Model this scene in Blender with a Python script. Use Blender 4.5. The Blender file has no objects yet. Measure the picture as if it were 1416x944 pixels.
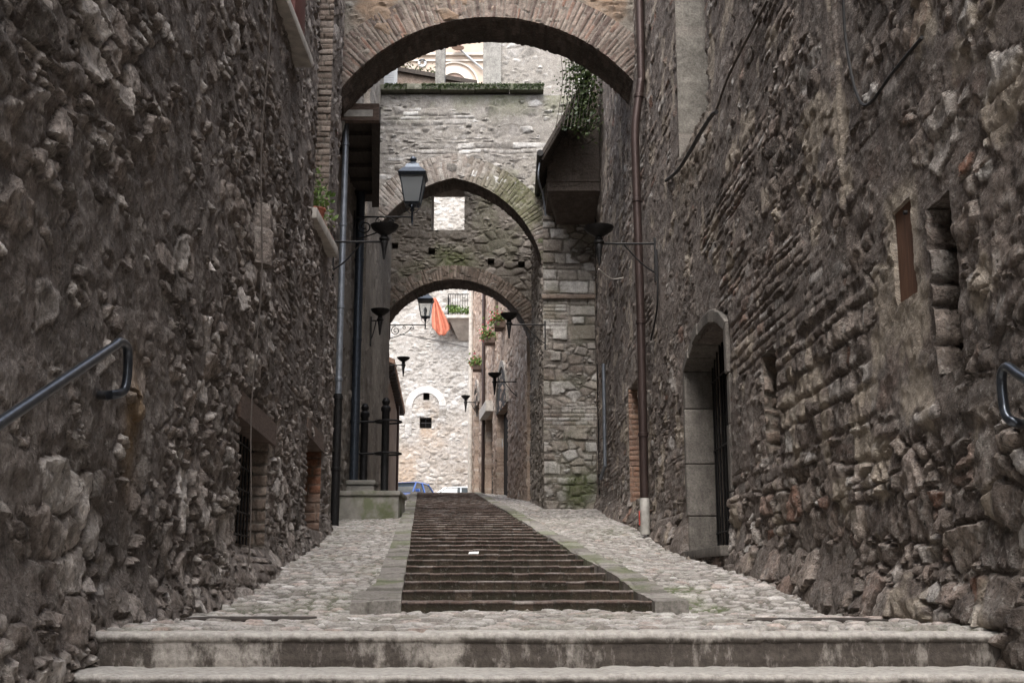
import bpy, bmesh, math, random
import numpy as np
from mathutils import Vector, Matrix
R = math.radians
random.seed(5)
scene = bpy.context.scene
COL = scene.collection

# ------------------------------------------------------------------ camera maths
F, PITCH, EYE = 1640.0, R(11.38), 0.22
CA, SA = math.cos(PITCH), math.sin(PITCH)
def ray(px, py):
    X, V = (px - 708) / F, (472 - py) / F
    return X, CA - V * SA, SA + V * CA
def P(px, py, Y):
    x, y, z = ray(px, py); t = Y / y
    return (x * t, Y, EYE + z * t)
LA, LB = -1.55, -0.063
def lwx(y): return LA + LB * y
def onleft(px, py, off=0.0):
    x, y, z = ray(px, py); t = (LA + off) / (x - LB * y)
    return (x * t, y * t, EYE + z * t)
RY = np.array([-14, 5, 12.3, 17, 26, 30.0]); RX = np.array([2.25, 2.18, 2.13, 1.97, 1.87, 1.85])
def rwx(y): return np.interp(y, RY, RX)
def g(y):                                   # ground profile
    y = np.asarray(y, float)
    return np.where(y < 7.9, 0.0, np.where(y < 38.6, (y - 7.9) * 0.096, np.maximum(2.947 - .02 * np.maximum(y - 40, 0), 2.3)))
def gz(y): return float(g(y))
def sxl(y): return -0.73 - 0.0762 * (y - 8)
def sxr(y): return 0.92 - 0.071 * (y - 8)

# ------------------------------------------------------------------ noise
def hsh(i, j, s=0):
    i = np.asarray(i).astype(np.int64); j = np.asarray(j).astype(np.int64)
    h = (i * 374761393 + j * 668265263 + s * 974634211) & 0xFFFFFFFF
    h = ((h ^ (h >> 13)) * 1274126177) & 0xFFFFFFFF
    h = ((h ^ (h >> 16)) * 2246822519) & 0xFFFFFFFF
    return ((h ^ (h >> 13)) & 0xFFFFFF) / float(0x1000000)
def vnoise(x, y, s=0):
    i = np.floor(x); j = np.floor(y); fx = x - i; fy = y - j
    fx = fx * fx * (3 - 2 * fx); fy = fy * fy * (3 - 2 * fy)
    a = hsh(i, j, s); b = hsh(i + 1, j, s); c = hsh(i, j + 1, s); d = hsh(i + 1, j + 1, s)
    return (a + (b - a) * fx) * (1 - fy) + (c + (d - c) * fx) * fy
def fbm(x, y, s=0, o=4, ridge=False):
    t = 0; a = 1.0; n = 0
    for k in range(o):
        v = vnoise(x * 2**k + 17.3 * k, y * 2**k - 9.1 * k, s + k)
        if ridge: v = 1 - abs(2 * v - 1)
        t = t + a * v; n += a; a *= 0.5
    return t / n
def sst(a, b, x):
    t = np.clip((x - a) / (b - a), 0, 1); return t * t * (3 - 2 * t)

def voro(U, V, w, h, jit, s):
    x = U / w; y = V / h; jy = np.floor(y)
    F1 = np.full(U.shape, 1e9); F2 = np.full(U.shape, 1e9)
    p1x = np.zeros(U.shape); p1y = np.zeros(U.shape); p2x = np.zeros(U.shape); p2y = np.zeros(U.shape)
    I = np.zeros(U.shape); J = np.zeros(U.shape)
    for dj in (-1, 0, 1):
        j = jy + dj; st = 0.5 * (np.mod(j, 2))
        ib = np.floor(x - st)
        for di in (-1, 0, 1):
            i = ib + di
            cx = i + 0.5 + st + jit * (hsh(i, j, s) - .5); cy = j + 0.5 + jit * .8 * (hsh(i, j, s + 1) - .5)
            d = (x - cx)**2 + (y - cy)**2
            n = d < F1; m = (~n) & (d < F2)
            F2 = np.where(n, F1, np.where(m, d, F2)); p2x = np.where(n, p1x, np.where(m, cx, p2x)); p2y = np.where(n, p1y, np.where(m, cy, p2y))
            F1 = np.where(n, d, F1); p1x = np.where(n, cx, p1x); p1y = np.where(n, cy, p1y)
            I = np.where(n, i, I); J = np.where(n, j, J)
    L = np.sqrt((p2x - p1x)**2 + (p2y - p1y)**2) + 1e-6
    e = (F2 - F1) / (2 * L) * math.sqrt(w * h)
    return e, I, J, (x - p1x), (y - p1y)
def blocks(U, V, w, h, jw, jh, s):
    y = V / h; j = np.floor(y)
    b0 = j + jh * (hsh(j, j * 0, s) - .5); j = np.where(y < b0, j - 1, j)
    b0 = j + jh * (hsh(j, j * 0, s) - .5)
    b1 = j + 1 + jh * (hsh(j + 1, j * 0, s) - .5)
    x = U / w + hsh(j, j * 0 + 7, s) * 7; i = np.floor(x)
    c0 = i + jw * (hsh(i, j, s + 3) - .5); i = np.where(x < c0, i - 1, np.where(x >= i + 1 + jw * (hsh(i + 1, j, s + 3) - .5), i + 1, i))
    c0 = i + jw * (hsh(i, j, s + 3) - .5); c1 = i + 1 + jw * (hsh(i + 1, j, s + 3) - .5)
    e = np.minimum(np.minimum(x - c0, c1 - x) * w, np.minimum(y - b0, b1 - y) * h)
    return np.maximum(e, 0), i, j, (x - (c0 + c1) / 2), (y - (b0 + b1) / 2)

def relief(st, U, V, s=0):
    """height (m), stone random, stone mask of a masonry style"""
    wa = st.get('warp', .04)
    Uw = U + wa * 2 * (fbm(U * 2.2, V * 2.2, s + 50, 3) - .5); Vw = V + wa * 1.6 * (fbm(U * 1.6, V * 2.6, s + 60, 3) - .5)
    if st['t'] == 'v':
        e, i, j, ox, oy = voro(Uw, Vw, st['w'], st['h'], st.get('jit', .8), s)
        if st.get('mix', 0):
            sel = hsh(i, j, s + 9) < st['mix']
            e2, i2, j2, ox2, oy2 = voro(Uw, Vw, st['w'] * .62, st['h'] * .48, .9, s + 20)
            ee = np.minimum(e, e2 + 0 * e)
            e = np.where(sel, ee, e); i = np.where(sel, i2 + 1000, i); j = np.where(sel, j2 + 500, j)
            ox = np.where(sel, ox2, ox); oy = np.where(sel, oy2, oy)
    else:
        e, i, j, ox, oy = blocks(Uw, Vw, st['w'], st['h'], st.get('jw', .5), st.get('jh', .3), s)
    r = hsh(i, j, s + 2); r2 = hsh(i, j, s + 4); r3 = hsh(i, j, s + 5)
    e = e + st.get('er', .012) * (fbm(U * 22, V * 22, s + 70, 2) - .5)
    m = sst(st['mw'] * .3, st['mw'], e)
    dome = 1 - np.exp(-np.maximum(e, 0) / st.get('dome', .03))
    A = st['amp']
    h = A * (.3 + .9 * r2) * m * (.35 + .65 * dome)
    h = h + st.get('tilt', .5) * A * m * ((hsh(i, j, s + 6) - .5) * ox + (hsh(i, j, s + 7) - .5) * oy) * 2
    cov = st.get('cover', 0)
    if cov:
        cm = sst(cov - .05, cov + .05, .55 * r3 + .45 * sst(.25, .75, fbm(U * .8, V * .8, s + 80, 3)))
        h = h * (.12 + .88 * cm) + A * .3 * (1 - cm); m = m * (.25 + .75 * cm)
    h = h + st.get('rough', .02) * (fbm(U * 5.5, V * 5.5, s + 90, 4, True) - .6) * (.45 + .55 * m)
    h = h + st.get('crag', st.get('rough', .02) * .5) * (fbm(U * 13, V * 15, s + 97, 3) - .5) * (.5 + .5 * m)
    h = h + st.get('und', .05) * (fbm(U * .45, V * .5, s + 95, 3) - .5)
    return h, r, m

# ------------------------------------------------------------------ materials
def ntree(name):
    m = bpy.data.materials.new(name); m.use_nodes = True
    nt = m.node_tree; b = nt.nodes['Principled BSDF']
    return m, nt, b
def nd(nt, t, **kw):
    n = nt.nodes.new(t)
    for k, v in kw.items():
        if k in n.inputs: n.inputs[k].default_value = v
        else: setattr(n, k, v)
    return n
def ramp(nt, stops, interp='LINEAR'):
    n = nt.nodes.new('ShaderNodeValToRGB'); n.color_ramp.interpolation = interp
    el = n.color_ramp.elements
    while len(el) < len(stops): el.new(0.5)
    for e, (p, c) in zip(el, stops):
        e.position = p; e.color = (*c, 1) if len(c) == 3 else c
    return n
def mixc(nt, fac, a, b, mode='MIX'):
    n = nt.nodes.new('ShaderNodeMix'); n.data_type = 'RGBA'; n.blend_type = mode
    for sock, v in ((0, fac), (6, a), (7, b)):
        if isinstance(v, bpy.types.NodeSocket): nt.links.new(v, n.inputs[sock])
        elif isinstance(v, (int, float)): n.inputs[sock].default_value = v
        else: n.inputs[sock].default_value = (*v, 1)
    return n.outputs[2]
def noise(nt, scale, detail=5, rough=.6, vec=None, stretch=None, dist=0.0):
    n = nd(nt, 'ShaderNodeTexNoise', Scale=scale, Detail=detail, Roughness=rough, Distortion=dist)
    tc = nt.nodes.new('ShaderNodeTexCoord'); src = tc.outputs['Object']
    if stretch:
        mp = nt.nodes.new('ShaderNodeMapping'); mp.inputs['Scale'].default_value = stretch
        nt.links.new(src, mp.inputs['Vector']); src = mp.outputs['Vector']
    nt.links.new(src, n.inputs['Vector'])
    return n
def mth(nt, op, a, b=None, c=None, clamp=False):
    n = nt.nodes.new('ShaderNodeMath'); n.operation = op; n.use_clamp = clamp
    for k, v in enumerate((a, b, c)):
        if v is None: continue
        if isinstance(v, bpy.types.NodeSocket): nt.links.new(v, n.inputs[k])
        else: n.inputs[k].default_value = v
    return n.outputs[0]
def attr(nt, name):
    n = nt.nodes.new('ShaderNodeAttribute'); n.attribute_name = name; return n.outputs['Fac']
def c3(*v): return tuple(v)

def stone_mat(name, stops, mortar, aux=None, lime=(.5, .47, .43), lime_amt=.35, grime=.5, bump=.5, fine=45, rough=.92, grime_col=(.06, .052, .046), streak=0.0, fleck=.22, bd=.03, cvar=1.5, joints=False):
    m, nt, b = ntree(name); L = nt.links
    rn = attr(nt, 'rnd'); mo = attr(nt, 'mort')
    cr = ramp(nt, stops); L.new(rn, cr.inputs[0])
    n1 = noise(nt, 9, 6, .65); n2 = noise(nt, fine, 5, .7); n3 = noise(nt, 1.1, 5, .6)
    v = mth(nt, 'MULTIPLY_ADD', n1.outputs['Fac'], cvar, 1.03 - cvar * .5)
    col = mixc(nt, 1.0, cr.outputs[0], v, 'MULTIPLY')
    mcol = mixc(nt, n1.outputs['Fac'], mortar, tuple(c * 1.45 for c in mortar))
    col = mixc(nt, mo, mcol, col)
    # pale lime crust on some stones
    lr = ramp(nt, [(.52, (0, 0, 0)), (.68, (1, 1, 1))]); n4 = noise(nt, 5.5, 6, .72); L.new(n4.outputs['Fac'], lr.inputs[0])
    lf = mth(nt, 'MULTIPLY', lr.outputs[0], lime_amt)
    lf = mth(nt, 'MULTIPLY', lf, mth(nt, 'MULTIPLY_ADD', mo, .7, .3))
    col = mixc(nt, lf, col, lime)
    # dark weathering in broad patches
    gr = ramp(nt, [(.42, (0, 0, 0)), (.66, (1, 1, 1))]); L.new(n3.outputs['Fac'], gr.inputs[0])
    gf = mth(nt, 'MULTIPLY', gr.outputs[0], grime)
    if streak:
        ns = noise(nt, 1.0, 5, .65, stretch=(7, 7, .5)); sr = ramp(nt, [(.5, (0, 0, 0)), (.7, (1, 1, 1))]); L.new(ns.outputs['Fac'], sr.inputs[0])
        gf = mth(nt, 'MAXIMUM', gf, mth(nt, 'MULTIPLY', sr.outputs[0], streak))
    col = mixc(nt, gf, col, grime_col)
    sp = ramp(nt, [(.3, (.45, .45, .45)), (.62, (1.15, 1.15, 1.15))]); L.new(n2.outputs['Fac'], sp.inputs[0])
    col = mixc(nt, .75, col, mixc(nt, 1.0, col, sp.outputs[0], 'MULTIPLY'))
    n5 = noise(nt, fine * .55, 4, .75); f5 = ramp(nt, [(.57, (0, 0, 0)), (.70, (1, 1, 1))]); L.new(n5.outputs['Fac'], f5.inputs[0])
    p5 = ramp(nt, [(.30, (1, 1, 1)), (.42, (0, 0, 0))]); L.new(n5.outputs['Fac'], p5.inputs[0])
    col = mixc(nt, mth(nt, 'MULTIPLY', f5.outputs[0], fleck), col, lime); col = mixc(nt, mth(nt, 'MULTIPLY', p5.outputs[0], min(1, fleck * 1.8)), col, tuple(c * .6 for c in grime_col))
    if aux:
        af = attr(nt, 'aux'); an = noise(nt, 14, 5, .7)
        af = mth(nt, 'MULTIPLY', af, mth(nt, 'MULTIPLY_ADD', an.outputs['Fac'], 1.6, -.05, True), None, True)
        if joints: af = mth(nt, 'MULTIPLY', af, mth(nt, 'MULTIPLY_ADD', mo, -.8, 1.0), None, True)
        ac = mixc(nt, n2.outputs['Fac'], tuple(c * .55 for c in aux), tuple(min(1, c * 1.5) for c in aux))
        col = mixc(nt, af, col, ac)
    L.new(col, b.inputs['Base Color']); b.inputs['Roughness'].default_value = rough
    b.inputs['Specular IOR Level'].default_value = .25
    bp = nd(nt, 'ShaderNodeBump', Strength=bump, Distance=bd)
    hh = mth(nt, 'ADD', mth(nt, 'MULTIPLY', n1.outputs['Fac'], .9), mth(nt, 'ADD', mth(nt, 'MULTIPLY', n2.outputs['Fac'], .5), mth(nt, 'MULTIPLY', n5.outputs['Fac'], .6)))
    L.new(hh, bp.inputs['Height']); L.new(bp.outputs[0], b.inputs['Normal'])
    return m
def plain(name, col, rough=.6, metal=0.0, var=.25, scale=12, bump=.15, spec=.4, stretch=None):
    m, nt, b = ntree(name); n = noise(nt, scale, 6, .65, stretch=stretch)
    cr = ramp(nt, [(.3, tuple(c * (1 - var) for c in col)), (.7, tuple(min(1, c * (1 + var)) for c in col))])
    nt.links.new(n.outputs['Fac'], cr.inputs[0]); nt.links.new(cr.outputs[0], b.inputs['Base Color'])
    b.inputs['Roughness'].default_value = rough; b.inputs['Metallic'].default_value = metal; b.inputs['Specular IOR Level'].default_value = spec
    if bump:
        bp = nd(nt, 'ShaderNodeBump', Strength=bump, Distance=.01); nt.links.new(n.outputs['Fac'], bp.inputs['Height']); nt.links.new(bp.outputs[0], b.inputs['Normal'])
    return m
M = {}
RUB = [(0, c3(.125, .104, .092)), (.35, c3(.225, .188, .164)), (.6, c3(.33, .28, .248)), (.8, c3(.44, .388, .35)), (1, c3(.64, .59, .55))]
M['left'] = stone_mat('rubble_grey_brown', RUB, (.155, .132, .118), aux=(.24, .16, .085), lime_amt=.5, grime=.5, bump=.9, fleck=.5, bd=.05, cvar=2.6)
RUB2 = [(0, c3(.115, .092, .08)), (.3, c3(.18, .147, .126)), (.55, c3(.265, .216, .184)), (.76, c3(.36, .302, .26)), (.80, c3(.24, .125, .085)), (.84, c3(.36, .315, .28)), (1, c3(.58, .545, .51))]
M['right'] = stone_mat('rubble_warm_brown', RUB2, (.16, .133, .116), aux=(.42, .36, .29), lime_amt=.65, grime=.42, bump=.9, fleck=.6, bd=.05, cvar=2.6)
BRK = [(0, c3(.085, .062, .054)), (.25, c3(.15, .105, .086)), (.5, c3(.195, .155, .13)), (.75, c3(.225, .182, .152)), (.9, c3(.20, .115, .085)), (1, c3(.28, .24, .205))]
M['ring'] = stone_mat('old_brick_voussoirs', BRK, (.155, .138, .12), lime_amt=.3, grime=.5, bump=.6, lime=(.42, .38, .32))
M['ring2'] = stone_mat('grey_brick_voussoirs', [(0, c3(.16, .13, .11)), (.5, c3(.25, .215, .19)), (1, c3(.34, .315, .285))], (.22, .195, .17), aux=(.07, .075, .03), lime_amt=.35, grime=.35, bump=.6, lime=(.46, .44, .41))
M['archwall'] = stone_mat('lichened_rubble', [(0, c3(.14, .115, .092)), (.4, c3(.185, .162, .138)), (.7, c3(.225, .192, .158)), (1, c3(.30, .278, .248))], (.165, .146, .122), aux=(.22, .145, .095), lime_amt=.3, grime=.35, bump=.6, lime=(.5, .48, .4))
M['soffit'] = stone_mat('shaded_soffit_brick', [(0, c3(.07, .055, .047)), (.6, c3(.12, .095, .08)), (1, c3(.18, .14, .12))], (.09, .08, .07), lime_amt=.12, grime=.6, bump=.6)  # darker brick for the arch undersides, their shade put into the colour
GREYW = [(0, c3(.14, .128, .115)), (.35, c3(.21, .195, .177)), (.7, c3(.29, .273, .253)), (1, c3(.50, .485, .465))]
M['grey'] = stone_mat('grey_limestone_rubble', GREYW, (.21, .193, .172), aux=(.10, .115, .045), lime_amt=.45, grime=.3, bump=.6, lime=(.66, .64, .61))
M['dusky'] = stone_mat('dusky_rubble', [(0, c3(.14, .12, .10)), (.5, c3(.23, .20, .17)), (1, c3(.36, .32, .285))], (.18, .16, .135), aux=(.09, .105, .04), lime_amt=.3, grime=.45, bump=.6)
M['quoin'] = stone_mat('pale_quoin_stone', [(0, c3(.22, .18, .15)), (.4, c3(.33, .295, .255)), (.75, c3(.43, .405, .37)), (1, c3(.55, .53, .5))], (.13, .115, .10), aux=(.075, .09, .035), lime_amt=.3, grime=.45, bump=.6, streak=.4)
M['plaza'] = stone_mat('pale_limestone', [(0, c3(.17, .153, .135)), (.3, c3(.27, .253, .23)), (.65, c3(.37, .353, .332)), (1, c3(.49, .478, .46))], (.28, .262, .24), aux=(.33, .23, .15), lime_amt=.55, grime=.2, bump=.5, lime=(.54, .525, .505), grime_col=(.15, .125, .10), fleck=.3, cvar=2.2)  # pale tones of the limestone itself
M['plazawhite'] = stone_mat('white_voussoirs', [(0, c3(.48, .46, .44)), (1, c3(.60, .59, .57))], (.36, .34, .31), lime_amt=.2, grime=.2, bump=.4, lime=(.6, .59, .575), grime_col=(.3, .27, .24))
M['rowwall'] = stone_mat('pinkish_rubble_row', [(0, c3(.26, .185, .14)), (.5, c3(.41, .31, .245)), (1, c3(.55, .47, .40))], (.37, .285, .225), aux=(.1, .1, .04), lime_amt=.3, grime=.2, bump=.5)
M['cobble'] = stone_mat('river_cobbles', [(0, c3(.25, .225, .20)), (.3, c3(.37, .345, .315)), (.7, c3(.48, .455, .425)), (.88, c3(.40, .325, .285)), (1, c3(.64, .62, .595))], (.11, .10, .085), aux=(.075, .105, .025), joints=True, lime_amt=.45, grime=.25, bump=.4, fine=60, lime=(.62, .6, .575))
M['slab'] = stone_mat('paving_slabs', [(0, c3(.20, .185, .165)), (.6, c3(.28, .26, .235)), (1, c3(.36, .34, .31))], (.12, .11, .095), aux=(.09, .12, .03), lime_amt=.2, grime=.35, bump=.4)
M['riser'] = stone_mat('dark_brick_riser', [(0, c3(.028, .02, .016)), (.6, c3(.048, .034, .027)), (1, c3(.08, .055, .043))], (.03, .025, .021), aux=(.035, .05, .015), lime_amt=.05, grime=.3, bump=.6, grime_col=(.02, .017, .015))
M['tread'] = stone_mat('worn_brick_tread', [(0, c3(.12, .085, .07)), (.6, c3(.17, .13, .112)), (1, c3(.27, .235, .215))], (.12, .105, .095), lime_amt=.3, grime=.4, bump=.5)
M['stair'] = stone_mat('stained_travertine', [(0, c3(.46, .42, .37)), (1, c3(.58, .54, .48))], (.16, .14, .12), aux=(.62, .59, .55), lime_amt=.25, grime=.55, bump=.45, streak=.75, grime_col=(.13, .108, .09))
m, nt, b = ntree('stained_travertine_step')
_n1 = noise(nt, 2.6, 8, .68, stretch=(1, 1, .55)); _n2 = noise(nt, 38, 5, .7); _n3 = noise(nt, 9, 6, .7, stretch=(1.6, 1.6, .5))
_a = attr(nt, 'aux'); _r1 = ramp(nt, [(.52, (0, 0, 0)), (.585, (1, 1, 1))]); nt.links.new(_n1.outputs['Fac'], _r1.inputs[0]); _r3 = ramp(nt, [(.53, (0, 0, 0)), (.63, (1, 1, 1))]); nt.links.new(_n3.outputs['Fac'], _r3.inputs[0])
_w = mth(nt, 'MAXIMUM', mth(nt, 'MULTIPLY', _r1.outputs[0], .75), mth(nt, 'MULTIPLY', _r3.outputs[0], .45))
_w = mth(nt, 'MAXIMUM', _w, mth(nt, 'MULTIPLY_ADD', _n3.outputs['Fac'], .35, mth(nt, 'MULTIPLY_ADD', _a, 1.3, -.55)), None, True)
_c = mixc(nt, _w, (.085, .072, .062), (.44, .405, .365)); _c = mixc(nt, mth(nt, 'MULTIPLY', _a, mth(nt, 'MULTIPLY_ADD', _n3.outputs['Fac'], 1.6, -.15, True)), _c, (.46, .44, .405))
_s = ramp(nt, [(.3, (.5, .5, .5)), (.62, (1.12, 1.12, 1.12))]); nt.links.new(_n2.outputs['Fac'], _s.inputs[0]); _c = mixc(nt, .8, _c, mixc(nt, 1.0, _c, _s.outputs[0], 'MULTIPLY'))
nt.links.new(_c, b.inputs['Base Color']); b.inputs['Roughness'].default_value = .9; b.inputs['Specular IOR Level'].default_value = .25
_b = nd(nt, 'ShaderNodeBump', Strength=.5, Distance=.015); nt.links.new(mth(nt, 'ADD', _n2.outputs['Fac'], _n3.outputs['Fac']), _b.inputs['Height']); nt.links.new(_b.outputs[0], b.inputs['Normal']); M['stair'] = m
M['brickjamb'] = stone_mat('brown_brick', [(0, c3(.19, .145, .115)), (.6, c3(.27, .21, .17)), (1, c3(.34, .28, .235))], (.14, .12, .10), lime_amt=.25, grime=.4, bump=.5)
M['orangebrick'] = stone_mat('orange_brick', [(0, c3(.22, .095, .055)), (.6, c3(.31, .14, .08)), (1, c3(.36, .2, .125))], (.15, .11, .085), aux=(.2, .15, .12), lime_amt=.1, grime=.3, bump=.5)
M['plasterjamb'] = stone_mat('limewash_jamb', [(0, c3(.21, .195, .17)), (1, c3(.24, .22, .19))], (.22, .2, .175), lime_amt=.15, grime=.55, bump=.25, streak=.4)
M['lintel'] = plain('weathered_timber', (.12, .085, .068), .9, var=.5, scale=5, bump=.6, stretch=(2, 2, 14))
M['frame_stone'] = stone_mat('door_surround_stone', [(0, c3(.10, .090, .079)), (1, c3(.19, .172, .152))], (.11, .098, .085), lime_amt=.2, lime=(.3, .28, .25), grime=.6, bump=.4, streak=.5)
M['black'] = plain('dark_interior', (.012, .011, .010), .9, var=.3)
M['darkwood'] = plain('dark_door_timber', (.014, .012, .010), .7, var=.4, scale=6, stretch=(6, 6, .6), bump=.4)
M['shutter'] = plain('rusty_brown_shutter', (.125, .062, .036), .75, var=.35, scale=5, stretch=(6, 6, .8), bump=.4)
M['iron'] = plain('wrought_iron', (.022, .021, .021), .55, .6, var=.4, scale=30, bump=.3)
M['zinc'] = plain('zinc_pipe', (.24, .26, .29), .45, .6, var=.25, scale=8, bump=.1)
M['copper'] = plain('brown_copper_pipe', (.055, .038, .034), .42, .5, var=.3, scale=5, bump=.1, stretch=(3, 3, .6))
M['whiteplastic'] = plain('white_pipe_guard', (.36, .345, .315), .6, var=.35, scale=7)
M['redpaint'] = plain('red_paint', (.45, .06, .04), .5)
M['rail'] = plain('blue_grey_rail', (.085, .095, .112), .28, .75, var=.25, scale=18, bump=.05)
M['lampmetal'] = plain('lamp_metal', (.05, .06, .075), .4, .6, var=.3, scale=20, bump=.05)
M['sill'] = plain('pale_sill', (.42, .39, .35), .85, var=.3, scale=8, bump=.3)
M['redtile'] = plain('terracotta_tile', (.33, .13, .085), .85, var=.35, scale=10, bump=.3)
M['redshutter'] = plain('dull_red_shutter', (.12, .04, .034), .6, var=.25, scale=8)
M['timber'] = plain('black_timber', (.045, .036, .03), .85, var=.45, scale=4, bump=.4, stretch=(6, 1, 6))
M['concrete'] = plain('mossy_trough_stone', (.27, .26, .235), .9, var=.35, scale=3.5, bump=.35)
M['greyshutter'] = plain('pale_grey_shutter', (.34, .35, .36), .6, var=.06)
M['peach'] = plain('peach_plaster', (.40, .325, .265), .9, var=.08, scale=3)
M['cream'] = plain('cream_trim', (.46, .42, .375), .85, var=.06, scale=3)
M['brownarch'] = plain('brown_infill', (.36, .27, .23), .9, var=.15)
M['cloth'] = plain('orange_cloth', (.46, .16, .10), .9, var=.2, scale=6)
M['paper'] = plain('white_paper', (.8, .8, .78), .8, var=.05)
M['cable'] = plain('black_cable', (.018, .017, .017), .6, var=.2)
M['oldcable'] = plain('dusty_cable', (.09, .075, .065), .8, var=.2)
M['terra'] = plain('earth', (.16, .14, .12), .95, var=.3, scale=.5)
M['roof'] = stone_mat('clay_roof_tiles', [(0, c3(.2, .12, .085)), (1, c3(.36, .23, .16))], (.1, .07, .05), lime_amt=.2, grime=.3)
M['rendering'] = plain('grey_render', (.34, .30, .26), .92, var=.3, scale=2.5, bump=.3)
M['brownrender'] = plain('brown_render', (.15, .115, .095), .92, var=.35, scale=2.2, bump=.35)
M['tyre'] = plain('tyre_rubber', (.02, .02, .02), .8)
M['chrome'] = plain('bright_metal', (.6, .6, .62), .25, .9, var=.05)
def leaf_mat(name, a, b):
    m, nt, bs = ntree(name)
    oi = attr(nt, 'rnd'); cr = ramp(nt, [(0, a), (1, b)]); nt.links.new(oi, cr.inputs[0])
    nt.links.new(cr.outputs[0], bs.inputs['Base Color']); bs.inputs['Roughness'].default_value = .55
    bs.inputs['Subsurface Weight'].default_value = 0
    tr = nt.nodes.new('ShaderNodeBsdfTranslucent'); nt.links.new(cr.outputs[0], tr.inputs['Color'])
    mx = nt.nodes.new('ShaderNodeMixShader'); mx.inputs[0].default_value = .3
    nt.links.new(bs.outputs[0], mx.inputs[1]); nt.links.new(tr.outputs[0], mx.inputs[2])
    nt.links.new(mx.outputs[0], nt.nodes['Material Output'].inputs['Surface'])
    return m
M['leaf'] = leaf_mat('ivy_leaves', (.012, .026, .006), (.06, .085, .022))
M['leaf2'] = leaf_mat('pot_leaves', (.06, .11, .025), (.17, .25, .06))
M['petal'] = leaf_mat('pink_petals', (.5, .06, .08), (.75, .25, .28))
def glass_mat(name, col, rough, alpha):
    m, nt, b = ntree(name)
    b.inputs['Base Color'].default_value = (*col, 1); b.inputs['Roughness'].default_value = rough
    b.inputs['Transmission Weight'].default_value = alpha; b.inputs['IOR'].default_value = 1.2
    return m
M['lampglass'] = glass_mat('frosted_lamp_glass', (.30, .32, .335), .4, .35)
M['clearglass'] = glass_mat('clear_lamp_glass', (.75, .78, .78), .1, .85)
def car_paint(name, col):
    m, nt, b = ntree(name); b.inputs['Base Color'].default_value = (*col, 1); b.inputs['Metallic'].default_value = .3
    b.inputs['Roughness'].default_value = .3; b.inputs['Coat Weight'].default_value = .6; b.inputs['Coat Roughness'].default_value = .05
    return m
M['blue'] = car_paint('blue_car_paint', (.08, .17, .5)); M['silver'] = car_paint('silver_car_paint', (.5, .52, .53))
m, nt, b = ntree('car_glass'); b.inputs['Base Color'].default_value = (.05, .06, .065, 1); b.inputs['Roughness'].default_value = .04; b.inputs['Specular IOR Level'].default_value = .9; M['carglass'] = m

# ------------------------------------------------------------------ object helpers
def thing(name, label, cat, loc=(0, 0, 0), group=None):
    o = bpy.data.objects.new(name, None); COL.objects.link(o); o.location = loc; o.empty_display_size = .2
    o['label'] = label; o['category'] = cat
    if group: o['group'] = group
    return o
def tag(o, label, cat, group=None):
    o['label'] = label; o['category'] = cat
    if group: o['group'] = group
    return o
def struct(o, kind='structure'):
    o['kind'] = kind; return o
def attach(o, parent):
    if parent is not None:
        o.parent = parent
        p = parent; off = Vector((0, 0, 0))
        while p is not None: off += p.location; p = p.parent
        o.location = -off                                    # meshes are made in world coordinates
    return o
def mesh_obj(name, me, mats, parent=None):
    o = bpy.data.objects.new(name, me); COL.objects.link(o)
    for m in (mats if isinstance(mats, (list, tuple)) else [mats]): me.materials.append(m)
    return attach(o, parent)
def raw_mesh(name, verts, quads, mats, parent=None, at=None, smooth=True, angle=48, mi=None):
    me = bpy.data.meshes.new(name)
    verts = np.asarray(verts, np.float32); quads = np.asarray(quads, np.int32)
    me.vertices.add(len(verts)); me.vertices.foreach_set('co', verts.ravel())
    n = len(quads); me.loops.add(n * 4); me.loops.foreach_set('vertex_index', quads.ravel())
    me.polygons.add(n); me.polygons.foreach_set('loop_start', np.arange(0, n * 4, 4, dtype=np.int32)); me.polygons.foreach_set('loop_total', np.full(n, 4, np.int32))
    if mi is not None: me.polygons.foreach_set('material_index', np.asarray(mi, np.int32))
    if smooth: me.polygons.foreach_set('use_smooth', np.ones(n, bool))
    for k, a in (at or {}).items():
        t = me.attributes.new(k, 'FLOAT', 'POINT'); t.data.foreach_set('value', np.asarray(a, np.float32).ravel())
    me.update(calc_edges=True); me.validate()
    if smooth and angle: me.set_sharp_from_angle(angle=R(angle))
    return mesh_obj(name, me, mats, parent)
def grade(a, b, f):
    out = [a]
    while out[-1] < b: out.append(out[-1] + f(out[-1]))
    out = np.array(out); return a + (out - a) * (b - a) / (out[-1] - a)
def insert(ls, vals, e=.004, guard=.009):
    ls = np.asarray(ls)
    add = []
    for v0, v1 in vals: add += [v0, v0 + e, v1 - e, v1]
    for a in add: ls = ls[abs(ls - a) > guard]
    return np.sort(np.concatenate([ls, np.array(add)])) if add else ls

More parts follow.
